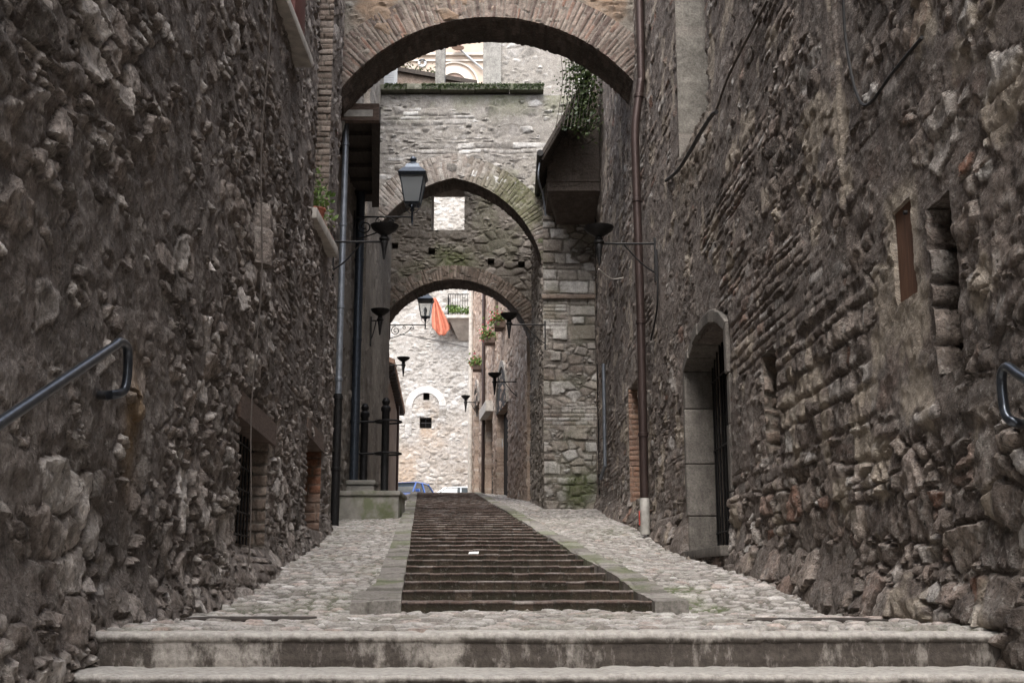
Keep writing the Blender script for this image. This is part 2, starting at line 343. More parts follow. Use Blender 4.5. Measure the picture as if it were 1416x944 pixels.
def sheet(name, us, vs, pos, nrm, st, mat, parent=None, holes=(), back=.5, seed=0, aux=None, scale=1.0, styles=None, dispf=None, skirt='lrbt', shape=None, angle=48, closeback=False, taper=None):
    """a masonry skin: relief(st) pushed out along nrm from pos(U,V); its borders run back into the wall; holes = (u0,u1,v0,v1,depth,through)"""
    us = insert(us, [(h[0], h[1]) for h in holes]); vs = insert(vs, [(h[2], h[3]) for h in holes])
    if back:
        if 'l' in skirt: us = np.r_[us[0], us]
        if 'r' in skirt: us = np.r_[us, us[-1]]
        if 'b' in skirt: vs = np.r_[vs[0], vs]
        if 't' in skirt: vs = np.r_[vs, vs[-1]]
    U, V = np.meshgrid(us, vs); nv, nu = U.shape
    SU, SV = shape(U, V) if shape else (U, V)                # real wall coordinates of the grid
    h, r, m = relief(st, SU, SV, seed)
    if styles:
        for st2, mk, sd in styles:
            k = mk(SU, SV); h2, r2, m2 = relief(st2, SU, SV, sd)
            h = h * (1 - k) + h2 * k; r = np.where(k > .5, r2, r); m = m * (1 - k) + m2 * k
    h = h * scale
    if dispf is not None: h = h + dispf(SU, SV)
    dead = np.zeros(U.shape, bool)
    for (u0, u1, v0, v1, d, thr) in holes:
        ins = (U > u0 + .003) & (U < u1 - .003) & (V > v0 + .003) & (V < v1 - .003)
        h = np.where(ins, -d, h)
        if thr: dead |= ins
    if back:
        if 'l' in skirt: h[:, 0] = -back
        if 'r' in skirt: h[:, -1] = -back
        if 'b' in skirt: h[0, :] = -back
        if 't' in skirt: h[-1, :] = -back
    p = pos(SU, SV); n = nrm(SU, SV)
    p = np.stack([np.broadcast_to(a, U.shape) for a in p], -1).astype(float); n = np.stack([np.broadcast_to(a, U.shape) for a in n], -1).astype(float)
    co = p + n * h[..., None]
    idx = np.arange(nu * nv).reshape(nv, nu)
    q = np.stack([idx[:-1, :-1], idx[:-1, 1:], idx[1:, 1:], idx[1:, :-1]], -1).reshape(-1, 4)
    keep = ~(dead[:-1, :-1] & dead[:-1, 1:] & dead[1:, 1:] & dead[1:, :-1]).reshape(-1)
    a, b_ = nv // 2, nu // 2
    e1 = p[a, min(b_ + 1, nu - 1)] - p[a, b_ - 1]; e2 = p[min(a + 1, nv - 1), b_] - p[a - 1, b_]
    if np.dot(np.cross(e1, e2), n[a, b_]) < 0: q = q[:, ::-1]
    q = q[keep]
    at = {'rnd': r, 'mort': m}
    at['aux'] = np.clip(aux(SU, SV), 0, 1) if aux else np.zeros(U.shape)
    V3 = co.reshape(-1, 3)
    if dead.any():
        used = np.zeros(len(V3), bool); used[q.ravel()] = True; mp = np.cumsum(used) - 1
        V3 = V3[used]; q = mp[q]; at = {k: v.reshape(-1)[used] for k, v in at.items()}
    return raw_mesh(name, V3, q, mat, parent, at, angle=angle)

class MB:
    """collects simple solids; build() links them as one mesh"""
    def __init__(s): s.bm = bmesh.new()
    def box(s, x0, x1, y0, y1, z0, z1, bev=0.0):
        b = bmesh.new(); r = bmesh.ops.create_cube(b, size=1)
        bmesh.ops.scale(b, verts=b.verts, vec=(x1 - x0, y1 - y0, z1 - z0)); bmesh.ops.translate(b, verts=b.verts, vec=((x0 + x1) / 2, (y0 + y1) / 2, (z0 + z1) / 2))
        if bev: bmesh.ops.bevel(b, geom=b.edges[:], offset=bev, segments=2, affect='EDGES', profile=.6)
        s.add(b); return s
    def add(s, b):
        me = bpy.data.meshes.new('tmp'); b.to_mesh(me); b.free(); s.bm.from_mesh(me); bpy.data.meshes.remove(me)
    def tube(s, pts, r, n=10, cap=True):
        pts = [Vector(p) for p in pts]; rings = []; bm = s.bm
        rr = r if isinstance(r, (list, tuple)) else [r] * len(pts)
        prev = None
        for k, p in enumerate(pts):
            d = (pts[min(k + 1, len(pts) - 1)] - pts[max(k - 1, 0)])
            d = d.normalized() if d.length > 1e-9 else Vector((0, 0, 1))
            if prev is None:
                a = Vector((0, 0, 1)) if abs(d.z) < .9 else Vector((1, 0, 0)); u = d.cross(a).normalized()
            else:
                u = (prev - d * prev.dot(d)).normalized()
            prev = u; w = d.cross(u)
            rings.append([bm.verts.new(p + (u * math.cos(t) + w * math.sin(t)) * rr[k]) for t in [2 * math.pi * i / n for i in range(n)]])
        for a, b in zip(rings, rings[1:]):
            for i in range(n): bm.faces.new((a[i], a[(i + 1) % n], b[(i + 1) % n], b[i]))
        if cap: bm.faces.new(rings[0][::-1]); bm.faces.new(rings[-1])
        return s
    def lathe(s, c, prof, n=20):
        c = Vector(c); rings = []; bm = s.bm
        for r, z in prof: rings.append([bm.verts.new(c + Vector((r * math.cos(2 * math.pi * i / n), r * math.sin(2 * math.pi * i / n), z))) for i in range(n)])
        for a, b in zip(rings, rings[1:]):
            for i in range(n): bm.faces.new((a[i], a[(i + 1) % n], b[(i + 1) % n], b[i]))
        bm.faces.new(rings[0][::-1]); bm.faces.new(rings[-1]); return s
    def frustum(s, c, z0, w0, z1, w1, rot=0.0, n=4):
        c = Vector(c); bm = s.bm; rg = []
        for z, w in ((z0, w0), (z1, w1)):
            rr = w / 2 / math.cos(math.pi / n); rg.append([bm.verts.new(c + Vector((rr * math.cos(rot + 2 * math.pi * (i + .5) / n), rr * math.sin(rot + 2 * math.pi * (i + .5) / n), z))) for i in range(n)])
        for i in range(n): bm.faces.new((rg[0][i], rg[0][(i + 1) % n], rg[1][(i + 1) % n], rg[1][i]))
        bm.faces.new(rg[0][::-1]); bm.faces.new(rg[1]); return s
    def prism(s, pts, vec):
        bm = s.bm; v = Vector(vec); a = [bm.verts.new(Vector(p)) for p in pts]; b = [bm.verts.new(Vector(p) + v) for p in pts]; n = len(a)
        for i in range(n): bm.faces.new((a[i], a[(i + 1) % n], b[(i + 1) % n], b[i]))
        bm.faces.new(a[::-1]); bm.faces.new(b); return s
    def build(s, name, mat, parent=None, smooth=True, angle=35):
        bmesh.ops.recalc_face_normals(s.bm, faces=s.bm.faces)
        me = bpy.data.meshes.new(name); s.bm.to_mesh(me); s.bm.free()
        if smooth:
            me.polygons.foreach_set('use_smooth', np.ones(len(me.polygons), bool)); me.set_sharp_from_angle(angle=R(angle))
        for k, v in (('rnd', .5), ('mort', 1.0)):
            t = me.attributes.new(k, 'FLOAT', 'POINT'); t.data.foreach_set('value', np.full(len(me.vertices), v, np.float32))
        return mesh_obj(name, me, mat, parent)
def curve_pts(pts, n=8):
    pts = [Vector(p) for p in pts]; out = []
    for k in range(len(pts) - 1):
        p0, p1, p2, p3 = pts[max(k - 1, 0)], pts[k], pts[k + 1], pts[min(k + 2, len(pts) - 1)]
        for i in range(n):
            t = i / n; out.append(.5 * ((2 * p1) + (p2 - p0) * t + (2 * p0 - 5 * p1 + 4 * p2 - p3) * t * t + (3 * p1 - p0 - 3 * p2 + p3) * t**3))
    return out + [pts[-1]]
def leaves(name, pts, size, mat, parent=None, seed=1, droop=0.0):
    rs = np.random.RandomState(seed); v = []; q = []; rn = []
    for p in pts:
        s = size * (.6 + .8 * rs.rand()); a = Vector(rs.normal(size=3)).normalized(); b = a.orthogonal().normalized(); c = a.cross(b)
        p = Vector(p); k = len(v); x = rs.rand()
        v += [p - b * s * .5, p + c * s * .38 + a * s * .1, p + b * s * .6, p - c * s * .38 + a * s * .1]; q.append((k, k + 1, k + 2, k + 3)); rn += [x] * 4
    return raw_mesh(name, [tuple(a) for a in v], q, mat, parent, {'rnd': rn}, smooth=False)

# ------------------------------------------------------------------ masonry styles
LEFTS = dict(t='v', w=.30, h=.17, jit=.88, mix=.5, amp=.027, mw=.020, dome=.007, cover=.42, rough=.052, crag=.032, und=.10, warp=.11, tilt=1.3, er=.03)
RIGHTS = dict(t='v', w=.32, h=.17, jit=.85, mix=.45, amp=.019, mw=.018, dome=.008, cover=.54, rough=.04, crag=.026, und=.08, warp=.09, tilt=1.3, er=.03)
THINB = dict(t='b', w=.30, h=.085, jw=.7, jh=.6, amp=.022, crag=.016, mw=.016, dome=.012, rough=.022, und=.05, warp=.06, cover=.45, er=.03)
BIGST = dict(t='v', w=.36, h=.23, jit=.75, mix=.35, amp=.038, mw=.024, dome=.010, cover=.34, rough=.048, crag=.034, und=.08, warp=.06, tilt=.9, er=.03)
GREYS = dict(t='v', w=.36, h=.22, jit=.85, mix=.55, amp=.03, mw=.035, dome=.025, cover=.45, rough=.02, und=.05, warp=.06)
DUSK = dict(t='v', w=.34, h=.2, jit=.85, mix=.5, amp=.045, mw=.03, dome=.025, cover=.35, rough=.02, und=.05, warp=.06)
QUOIN = dict(t='b', w=.40, h=.25, jw=.75, jh=.75, amp=.035, mw=.028, dome=.02, rough=.025, crag=.012, und=.04, warp=.05, tilt=.8, er=.025)
BRICK = dict(t='b', w=.26, h=.07, jw=.25, jh=.2, amp=.014, mw=.014, dome=.008, rough=.010, und=.02, warp=.012)
PLAZA = dict(t='v', w=.42, h=.19, jit=.85, mix=.5, amp=.045, mw=.04, dome=.025, cover=.15, rough=.02, und=.05, warp=.08)
COB = dict(t='v', w=.125, h=.105, jit=.75, mix=.18, amp=.024, mw=.022, dome=.022, rough=.006, und=.02, warp=.02, er=.006, tilt=.4)
SMOOTH = dict(t='b', w=3.0, h=1.4, jw=.4, jh=.3, amp=.004, mw=.02, dome=.01, rough=.012, und=.03, warp=.02)
const = lambda x, y, z: (lambda U, V: (x, y, z))

# ================================================================== GROUND
def gx(y): return 3.6 + np.clip((np.asarray(y) - 24) * .06, 0, 3)
ys = grade(5.31, 42, lambda y: .016 if y < 8.2 else .016 + (y - 8.2) * .0024)
xs = np.arange(0, 1.0001, 1 / 300.)
def gshape(U, V):
    x0 = -2.5 - .062 * np.maximum(V - 8, 0); x0 = np.where(V > 16.5, x0 - .55, x0); x1 = np.where(V > 27, 1.3, 2.5)
    return x0 + U * (x1 - x0), V
def gsink(U, V):
    ins = (U > sxl(V) - .13) & (U < sxr(V) + .12) & (V > 8.05)
    d = np.where(ins, -.16, 0.0)
    d = d + .05 * (fbm(U * .9, V * .5, 3, 3) - .5) * sst(5.6, 7, V)
    return d - .09 * np.exp(-((V - 14.2) / 2.2)**2) * sst(.6, 1.5, U)
def gmoss(U, V):
    n = sst(.45, .68, fbm(U * 1.6, V * 1.1, 8, 4))
    spot = np.exp(-((U - 1.45) / .45)**2 - ((V - 8.7) / 1.3)**2) * 1.5
    return np.clip(n * (.35 + spot), 0, 1) * (1 - sst(18, 26, V) * .7)
COBM = lambda U, V: 1 - 0 * U
ground = sheet('cobbled_ground', xs, ys, lambda U, V: (U, V, g(V)), const(0, 0, 1), COB, M['cobble'], back=.07, skirt='b', seed=11, aux=lambda U, V: gmoss(U, V), dispf=gsink, shape=gshape, angle=70)
struct(ground)
gy = np.concatenate([np.linspace(-300, -12, 12), np.linspace(-10, 45, 40), np.linspace(60, 400, 12)]); gxs = np.concatenate([np.linspace(-300, -8, 10), np.linspace(-6, 6, 12), np.linspace(8, 300, 10)])
A, B = np.meshgrid(gxs, gy); Z = np.where(B < 5.4, -1.62, np.asarray(g(B)) - .25); Z = np.where(B < 5.4, -1.62, Z)
idx = np.arange(A.size).reshape(A.shape)
q = np.stack([idx[:-1, :-1], idx[:-1, 1:], idx[1:, 1:], idx[1:, :-1]], -1).reshape(-1, 4)
struct(raw_mesh('ground', np.stack([A, B, Z], -1).reshape(-1, 3), q, M['terra'], angle=None))
pz = sheet('square_pavement', np.linspace(-14, 6, 150), np.linspace(41.9, 54, 120), lambda U, V: (U, V, g(V) - .002), const(0, 0, 1), dict(COB, w=.2, h=.2), M['cobble'], back=0, seed=12, angle=70)
struct(pz)

# ---- front travertine steps
steps = thing('entrance_steps', 'broad stained travertine steps across the whole foot of the alley', 'steps', (0.2, 5.2, -.2))
def front_step(k):
    y0 = 5.2 - .40 * k; zt = -.14 * k; L0 = [-1.80, -2.02, -2.0, -2.0][min(k, 3)]; L1 = [2.14, 2.25, 2.3, 2.3][min(k, 3)]
    prof = np.array([(y0 + .012, zt - .17), (y0 + .012, zt - .14), (y0 + .006, zt - .11), (y0 + .008, zt - .08), (y0 + .004, zt - .034), (y0 - .004, zt - .029), (y0 - .008, zt - .023), (y0 - .009, zt - .013), (y0 - .005, zt - .004), (y0 + .006, zt), (y0 + .05, zt + .002), (y0 + .1, zt + .002), (y0 + (.17 if k == 0 else .44), zt)])
    s = np.r_[0, np.cumsum(np.hypot(*np.diff(prof, axis=0).T))]
    vs = np.unique(np.r_[s, np.linspace(s[1], s[4], 14), np.linspace(s[4], s[9], 12)])
    py = np.interp(vs, s, prof[:, 0]); pzz = np.interp(vs, s, prof[:, 1])
    dy = np.gradient(py, vs); dz = np.gradient(pzz, vs); ln = np.hypot(dy, dz)
    def pos(U, V): return U, np.interp(V, vs, py) + .010 * (fbm(U * 1.5, V * 0 + k, 4, 4) - .5), np.interp(V, vs, pzz) - .008 * (fbm(U * 14, V * 0 + 5 * k, 5, 5, True) - .3) * sst(.08, .16, V)
    def nrm(U, V): return 0 * U, -np.interp(V, vs, dz / ln), np.interp(V, vs, dy / ln)
    edge = lambda U, V: sst(s[6] - .004, s[8], V) * (.75 + .5 * fbm(U * 3, V * 3, 8, 3))  # lit nosing and tread painted in as a whiter tone
    core = MB().box(L0 + .004, L1 - .004, y0 + .03, y0 + (.16 if k == 0 else .43), zt - .3, zt - .012).build('step_core', M['stair'], steps, False)
    return sheet('step', np.arange(L0, L1, .012), vs, pos, nrm, dict(SMOOTH, w=1.45, h=30, jw=.5, mw=.022, dome=.004, amp=.010, rough=.006, crag=.004, und=.006, warp=.008, er=.006), M['stair'], steps, back=0, seed=30 + k, aux=edge)
for k in range(9): front_step(k)

# ---- long brick stair
NST, TR, RS = 45, .68, .0653
flight = thing('brick_stair', 'long flight of shallow dark brick steps climbing the middle of the alley', 'stairs', (0.1, 8, 0))
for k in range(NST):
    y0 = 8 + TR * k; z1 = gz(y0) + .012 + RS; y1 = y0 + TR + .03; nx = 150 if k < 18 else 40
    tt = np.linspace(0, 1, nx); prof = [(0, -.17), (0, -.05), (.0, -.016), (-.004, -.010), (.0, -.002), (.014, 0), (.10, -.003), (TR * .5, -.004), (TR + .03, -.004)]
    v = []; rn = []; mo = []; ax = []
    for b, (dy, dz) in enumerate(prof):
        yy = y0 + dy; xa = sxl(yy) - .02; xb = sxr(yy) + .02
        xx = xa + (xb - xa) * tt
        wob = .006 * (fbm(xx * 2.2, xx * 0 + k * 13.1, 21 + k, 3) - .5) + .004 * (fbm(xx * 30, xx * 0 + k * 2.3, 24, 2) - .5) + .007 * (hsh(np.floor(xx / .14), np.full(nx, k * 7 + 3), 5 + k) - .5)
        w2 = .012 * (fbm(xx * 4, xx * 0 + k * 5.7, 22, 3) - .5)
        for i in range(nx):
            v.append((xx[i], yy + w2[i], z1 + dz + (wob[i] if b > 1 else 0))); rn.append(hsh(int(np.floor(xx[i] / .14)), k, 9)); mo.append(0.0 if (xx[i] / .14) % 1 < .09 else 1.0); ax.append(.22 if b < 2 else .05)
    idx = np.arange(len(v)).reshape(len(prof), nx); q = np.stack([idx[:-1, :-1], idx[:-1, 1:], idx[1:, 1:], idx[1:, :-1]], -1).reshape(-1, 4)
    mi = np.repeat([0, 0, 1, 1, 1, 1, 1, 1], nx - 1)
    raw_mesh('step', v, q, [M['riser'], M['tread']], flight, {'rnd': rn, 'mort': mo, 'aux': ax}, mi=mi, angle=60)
def strip(label, inner, outer, ya, yb, seed):
    ys_ = grade(ya, yb, lambda y: .03 + (y - 8) * .003)
    def sh(U, V): return inner(V) + (outer(V) - inner(V)) * U + .02 * (fbm(V * 2, V * 0, seed, 3) - .5), V
    o = sheet('paving_strip', np.linspace(0, 1, 12), ys_, lambda U, V: (U, V, g(V) + .080 + .012 * (fbm(U * 2, V * 2, seed, 3) - .5)), const(0, 0, 1), dict(QUOIN, w=.6, h=.62, amp=.012, mw=.015, jw=.2, rough=.012), M['slab'], back=.2, seed=seed, shape=sh, aux=lambda U, V: .6 * sst(.5, .7, fbm(U * 2, V * 2, 5, 3)), angle=60)
    tag(o, label, 'paving'); return o
strip('worn grey slab border along the left side of the brick stair', lambda y: sxl(y) - .21 - .12 * np.clip(9 - y, 0, 1), lambda y: sxl(y) + .0, 7.85, 39, 41)
strip('worn grey slab border along the right side of the brick stair', lambda y: sxr(y) - .0, lambda y: sxr(y) + .22, 7.88, 39, 42)

# ================================================================== LEFT HOUSE
lh = thing('stone_house', 'tall dark rubble house on the left with two low openings beside the landing', 'house', (-3.2, 8, 0))
us = np.concatenate([np.arange(-6, 3.0, .35), grade(3.0, 17.0, lambda u: .013 + max(0, u - 5.5) * .0020)])
vs = np.concatenate([np.arange(-1.7, -.4, .1), np.arange(-.4, 2.8, .014), grade(2.8, 9.2, lambda z: .015 + (z - 2.8) * .003), np.arange(9.3, 11.7, .1)])
lholes = [(9.15, 10.8, .50, 1.46, .34, False), (13.9, 15.65, .82, 1.9, .36, False), (13.75, 15.3, 4.62, 8.9, .30, False), (10.0, 11.45, 5.6, 8.5, .28, False), (14.6, 15.4, 9.6, 11.2, .2, False)]
def lbase(U, V):
    d = .10 * np.exp(-((U - 9.9) / 1.1)**2) * (1 - sst(.3, .5, V)) + .10 * (1 - sst(g(U) - .1, g(U) + .35, V))
    return d
sheet('wall', us, vs, lambda U, V: (lwx(U), U, V), const(.998, .063, 0), LEFTS, M['left'], lh, holes=lholes, back=.6, seed=1, dispf=lbase, aux=lambda U, V: np.exp(-((U - 5.9) / .12)**2 - ((V - 1.0) / .28)**2) * 1.3,
      styles=[(dict(BRICK, amp=.03, rough=.04, cover=.45), lambda U, V: sst(.60, .66, fbm(U * .5, V * .8, 6, 3)) * sst(8, 9, U), 6)])
MB().box(-9, -3.4, -6, 16.9, -1.7, 11.6).build('back_rooms', M['rendering'], lh, False)
def jamb(name, y, x0, x1, z0, z1, st, mat, parent, seed, aux=None):    # a reveal that faces the street below
    return sheet(name, np.arange(x0, x1, .015), np.arange(z0, z1, .015), lambda U, V: (U, y + 0 * U, V), const(0, -1, 0), st, mat, parent, back=0, seed=seed, aux=aux)
LBRK = dict(BRICK, w=.5, h=.105, amp=.025, mw=.018, rough=.015)
w1 = lwx(10.8)
jamb('brick_jamb', 10.77, w1 - .36, w1 + .03, .48, 1.47, LBRK, M['brickjamb'], lh, 3)
MB().box(w1 - .30, w1 - .28, 9.16, 10.75, .5, 1.46).build('window_opening', M['black'], lh, False)
gr = MB()
for k in range(9): gr.tube([(lwx(9.2 + k * .17) - .12, 9.2 + k * .17, .5), (lwx(9.2 + k * .17) - .12, 9.2 + k * .17, 1.46)], .009, 6)
for k in range(5): gr.tube([(lwx(9.16) - .12, 9.16, .6 + k * .19), (lwx(10.76) - .12, 10.76, .6 + k * .19)], .009, 6)
gr.build('grille', M['iron'], lh)
def lintel(y0, y1, z0, z1, proud):
    b = MB(); n = Vector((.998, .063, 0))
    a = Vector((lwx(y0), y0, z0)); c = Vector((lwx(y1), y1, z0))
    b.prism([a - n * .3, c - n * .3, c + n * proud, a + n * proud], (0, 0, z1 - z0)); return b.build('lintel', M['lintel'], lh)
lintel(8.95, 10.98, 1.44, 1.64, .05); lintel(13.7, 15.8, 1.88, 2.08, .045)
w2 = lwx(15.65)
jamb('brick_jamb', 15.62, w2 - .38, w2 + .03, .82, 1.9, dict(LBRK, h=.12), M['orangebrick'], lh, 4, aux=lambda U, V: 1 - sst(1.25, 1.4, V))
MB().box(w2 - .26, w2 - .24, 13.92, 15.6, .83, 1.89).build('window_opening', M['black'], lh, False)
w3 = lwx(15.3)
jamb('brick_jamb', 15.27, w3 - .32, w3 + .05, 4.62, 8.9, dict(BRICK, h=.085, amp=.022), M['brickjamb'], lh, 5)
MB().box(w3 - .24, w3 - .22, 13.77, 15.26, 4.63, 8.88).build('window', M['black'], lh, False)
MB().box(w3 - .1, w3 + .18, 13.6, 15.36, 4.46, 4.60, .02).build('window_sill', M['sill'], lh)
MB().box(w3 - .08, w3 + .15, 13.75, 15.2, 4.603, 4.66, .01).build('sill_tile', M['redtile'], lh)
w4 = lwx(10.7)
MB().box(w4 - .25, w4 - .23, 10.02, 11.42, 5.61, 8.45).build('window', M['black'], lh, False)
MB().box(w4 - .15, w4 + .14, 9.85, 11.6, 5.47, 5.58, .015).build('window_sill', M['sill'], lh)
MB().box(w4 + .0, w4 + .08, 10.85, 11.4, 5.66, 7.4, .01).build('shutter', M['redshutter'], lh)
# stub of a broken shaft sticking out of the wall
p0 = onleft(350, 300); b = MB()
b.lathe((p0[0] + .05, p0[1], p0[2] - .42), [(.12, 0), (.13, .12), (.125, .28), (.10, .31), (.105, .33), (.10, .48), (.09, .52)], 14)
b.build('stone_stub', M['left'], lh)
tag(MB().tube([(lwx(9.2) + .10 + .02 * math.sin(z * 3), 9.2 + .05 * math.sin(z * .9), z) for z in np.linspace(.15, 9, 40)], .006, 6).build('cable', M['oldcable']), 'thin dusty cable running straight up the left house wall', 'cable')
pl = [(w3 + .10 + random.gauss(0, .06), 14.3 + random.gauss(0, .38), 4.80 + abs(random.gauss(0, .16))) for _ in range(230)]
pt = thing('potted_plant', 'small green plant spilling over the tiled sill of the left house', 'plant', (w3 + .08, 14.4, 4.66))
leaves('foliage', pl, .055, M['leaf2'], pt, 3)
MB().lathe((w3 + .05, 14.4, 4.663), [(.07, 0), (.10, .14), (.11, .15), (.105, .17)], 14).build('pot', M['redtile'], pt)

# end of the house and the alcove behind it
alc = thing('alcove_wall', 'dark stone wall of the recess behind the fountain', 'wall', (-3.3, 20, 1))
AX = -3.14
sheet('side_face', np.arange(17.02, 23.6, .045), np.arange(.4, 11.6, .045), lambda U, V: (AX + 0 * U, U, V), const(1, 0, 0), DUSK, M['dusky'], alc, back=.4, seed=14)
sheet('end_face', np.arange(-3.3, -2.62, .03), np.arange(.4, 11.6, .04), lambda U, V: (U, 16.98 + 0 * U, V), const(0, 1, 0), DUSK, M['dusky'], alc, back=.2, seed=15)
MB().box(-9, -3.5, 17.05, 23.4, 0, 11.6).build('back_rooms', M['rendering'], alc, False)

# ================================================================== RIGHT HOUSE
rh = thing('stone_house', 'tall brown rubble house on the right with an arched doorway and small shuttered window', 'house', (3, 10, 0))
us = np.concatenate([np.arange(-6, 3.0, .35), grade(3.0, 26.2, lambda u: .013 + max(0, u - 5.5) * .0020)])
dn = (11.45, 13.9, .44, 2.66)      # doorway
rholes = [(6.17, 6.50, 1.73, 2.27, .05, False), (5.62, 5.95, 1.23, 2.12, .24, False), (9.45, 10.02, 1.26, 2.1, .30, False), (12.15, 13.8, 5.3, 9.0, .45, False), (11.45, 13.9, .53, 2.86, .30, False), (18.0, 19.35, 1.45, 3.3, .3, False)]
def ry_dir(U):
    s = np.gradient(rwx(np.asarray([0, 1.]))) if False else 0
    return s
def rbase(U, V):
    d = .10 * (1 - sst(g(U) - .05, g(U) + .4, V))
    sc = .05 * np.exp(-((U - 7.42) / .03)**2) * -1 * sst(.3, .5, V) * (1 - sst(4.4, 4.8, V))
    pil = .018 * sst(7.30, 7.34, U) * (1 - sst(7.38, 7.42, U)) * sst(.2, .4, V)
    return d + sc + pil
def raux(U, V):
    a = 1.2 * np.exp(-np.maximum(0, np.maximum(abs(U - 6.34) - .19, abs(V - 1.95) - .36))**2 / .07**2) * sst(.3, .5, fbm(U * 6, V * 6, 3, 3) + .2)
    a = a + 1.0 * np.exp(-np.maximum(0, np.maximum(abs(U - 13.0) - .95, abs(V - 5.0) - .2))**2 / .15**2) * .5
    b = sst(.62, .72, fbm(U * 2.6, V * 2.6, 44, 4)) * .9
    return np.maximum(a, b)
sheet('wall', us, vs, lambda U, V: (rwx(U), U, V), const(-1, 0, 0), RIGHTS, M['right'], rh, holes=rholes, back=.6, seed=2, dispf=rbase, aux=raux,
      styles=[(THINB, lambda U, V: sst(.50, .56, fbm(U * .35, V * 1.3, 16, 3)) * sst(7.3, 7.5, U), 26),
              (BIGST, lambda U, V: 1 - sst(.75, .95, V - .03 * U + .25 * (fbm(U, V, 9, 2) - .5)), 27),
              (dict(THINB, amp=.03), lambda U, V: np.exp(-((V - 1.06 - .0 * U) / .07)**4), 28),
              (dict(QUOIN, w=.26, h=.17, amp=.03, cover=.3, rough=.04, crag=.024), lambda U, V: sst(1.1, 1.14, V) * (1 - sst(2.0, 2.3, V + .5 * (fbm(U, V, 12, 2) - .5))) * sst(6.9, 7.2, U) * (1 - sst(9.3, 9.5, U)), 29)])
MB().box(2.75, 9, -6, 27, -1.7, 11.6).build('back_rooms', M['rendering'], rh, False)
# doorway
def arch_z(y): return 2.66 + .30 * (1 - ((y - 12.675) / 1.225)**2)
surr = MB(); bm = surr.bm
path = [(11.45, z) for z in (.52, 1.05, 1.7, 2.2)] + [(y, arch_z(y)) for y in np.linspace(11.45, 13.9, 9)] + [(13.9, z) for z in (2.2, 1.55, .95, .52)]
def off(k, d):
    a = Vector(path[max(k - 1, 0)]); c = Vector(path[min(k + 1, len(path) - 1)]); t = (c - a).normalized(); n = Vector((-t.y, t.x)); return Vector(path[k]) + n * d
rb = []
for k in range(len(path) - 1):
    w_ = .07 + .04 * random.random(); pr_ = .030 + .02 * random.random(); q8 = []
    for kk, f_ in ((k, .004), (k + 1, -.004)):
        i_, o_ = off(kk, -.035), off(kk, w_); t_ = (Vector(path[k + 1]) - Vector(path[k])).normalized() * f_; i_ = i_ + t_; o_ = o_ + t_; xw = float(rwx(path[kk][0]))
        q8.append([bm.verts.new((xw - pr_, i_.x, i_.y)), bm.verts.new((xw - pr_, o_.x, o_.y)), bm.verts.new((xw + .34, o_.x, o_.y)), bm.verts.new((xw + .34, i_.x, i_.y))])
    for i in range(4): bm.faces.new((q8[0][i], q8[0][(i + 1) % 4], q8[1][(i + 1) % 4], q8[1][i]))
    bm.faces.new(q8[0]); bm.faces.new(q8[1][::-1]); rb += [random.random()] * 8
so = surr.build('door_surround', M['frame_stone'], rh, smooth=False)
so.data.attributes['rnd'].data.foreach_set('value', np.array(rb, np.float32))
sbv = so.modifiers.new('worn', 'BEVEL'); sbv.width = .012; sbv.segments = 2
door = MB().box(2.40, 2.44, 11.48, 13.87, .46, 3.0).build('door', M['darkwood'], rh, False)
bt = MB()
for k in range(12): bt.box(2.375, 2.399, 11.52 + k * .2, 11.60 + k * .2, .48, 2.9, .004)
bt.build('batten', M['darkwood'], door)
bt = MB()
for k in range(14): bt.tube([(2.365, 11.56 + k * .172, .46), (2.365, 11.56 + k * .172, 2.85)], .011, 6)
for z in (.75, 1.7, 2.5): bt.tube([(2.365, 11.48, z), (2.365, 13.86, z)], .011, 6)
bt.build('gate_bars', M['iron'], door)
MB().box(1.96, 2.5, 11.34, 14.02, .45, .545, .012).build('threshold', M['frame_stone'], rh)
MB().box(2.06, 2.5, 11.46, 13.92, .1, .447, .01).build('threshold_base', M['frame_stone'], rh)
# small shutter, niche and upper window
xw = float(rwx(6.3))
sh_ = MB().box(xw + .015, xw + .045, 6.18, 6.49, 1.735, 2.265).build('shutter', M['shutter'], rh, False)
MB().tube([(xw + .0, 6.25, 2.2), (xw - .02, 6.25, 2.2)], .012, 8).build('latch', M['iron'], sh_)
MB().box(xw + .235, xw + .238, 5.63, 5.94, 1.24, 2.11).build('niche_back', M['black'], rh, False)
jamb('niche_jamb', 5.93, xw - .02, xw + .25, 1.24, 2.12, dict(QUOIN, w=.4, h=.17, amp=.05, rough=.04, mw=.02), M['right'], rh, 7)
MB().box(float(rwx(9.9)) + .14, float(rwx(9.9)) + .16, 9.46, 10.01, 1.27, 2.09).build('slit_shade_panel', M['black'], rh, False)  # black panel, the shade inside the slit given as colour
jamb('slit_jamb', 10.0, float(rwx(9.9)) - .0, float(rwx(9.9)) + .135, 1.27, 2.1, dict(QUOIN, w=.3, h=.12, amp=.03), M['brickjamb'], rh, 8)
xj = float(rwx(13.8))
jamb('window_jamb', 13.78, xj - .03, xj + .46, 5.28, 9.0, dict(SMOOTH), M['plasterjamb'], rh, 9)
MB().box(xj + .38, xj + .40, 12.17, 13.77, 5.32, 8.95).build('window', M['black'], rh, False)
xk = float(rwx(19.35))
jamb('brick_jamb', 19.32, xk - .03, xk + .3, 1.45, 3.3, dict(BRICK, h=.085), M['orangebrick'], rh, 10, aux=lambda U, V: .75 + 0 * U)
MB().box(xk + .22, xk + .24, 18.02, 19.3, 1.46, 3.28).build('blocked_door', M['brickjamb'], rh, False)

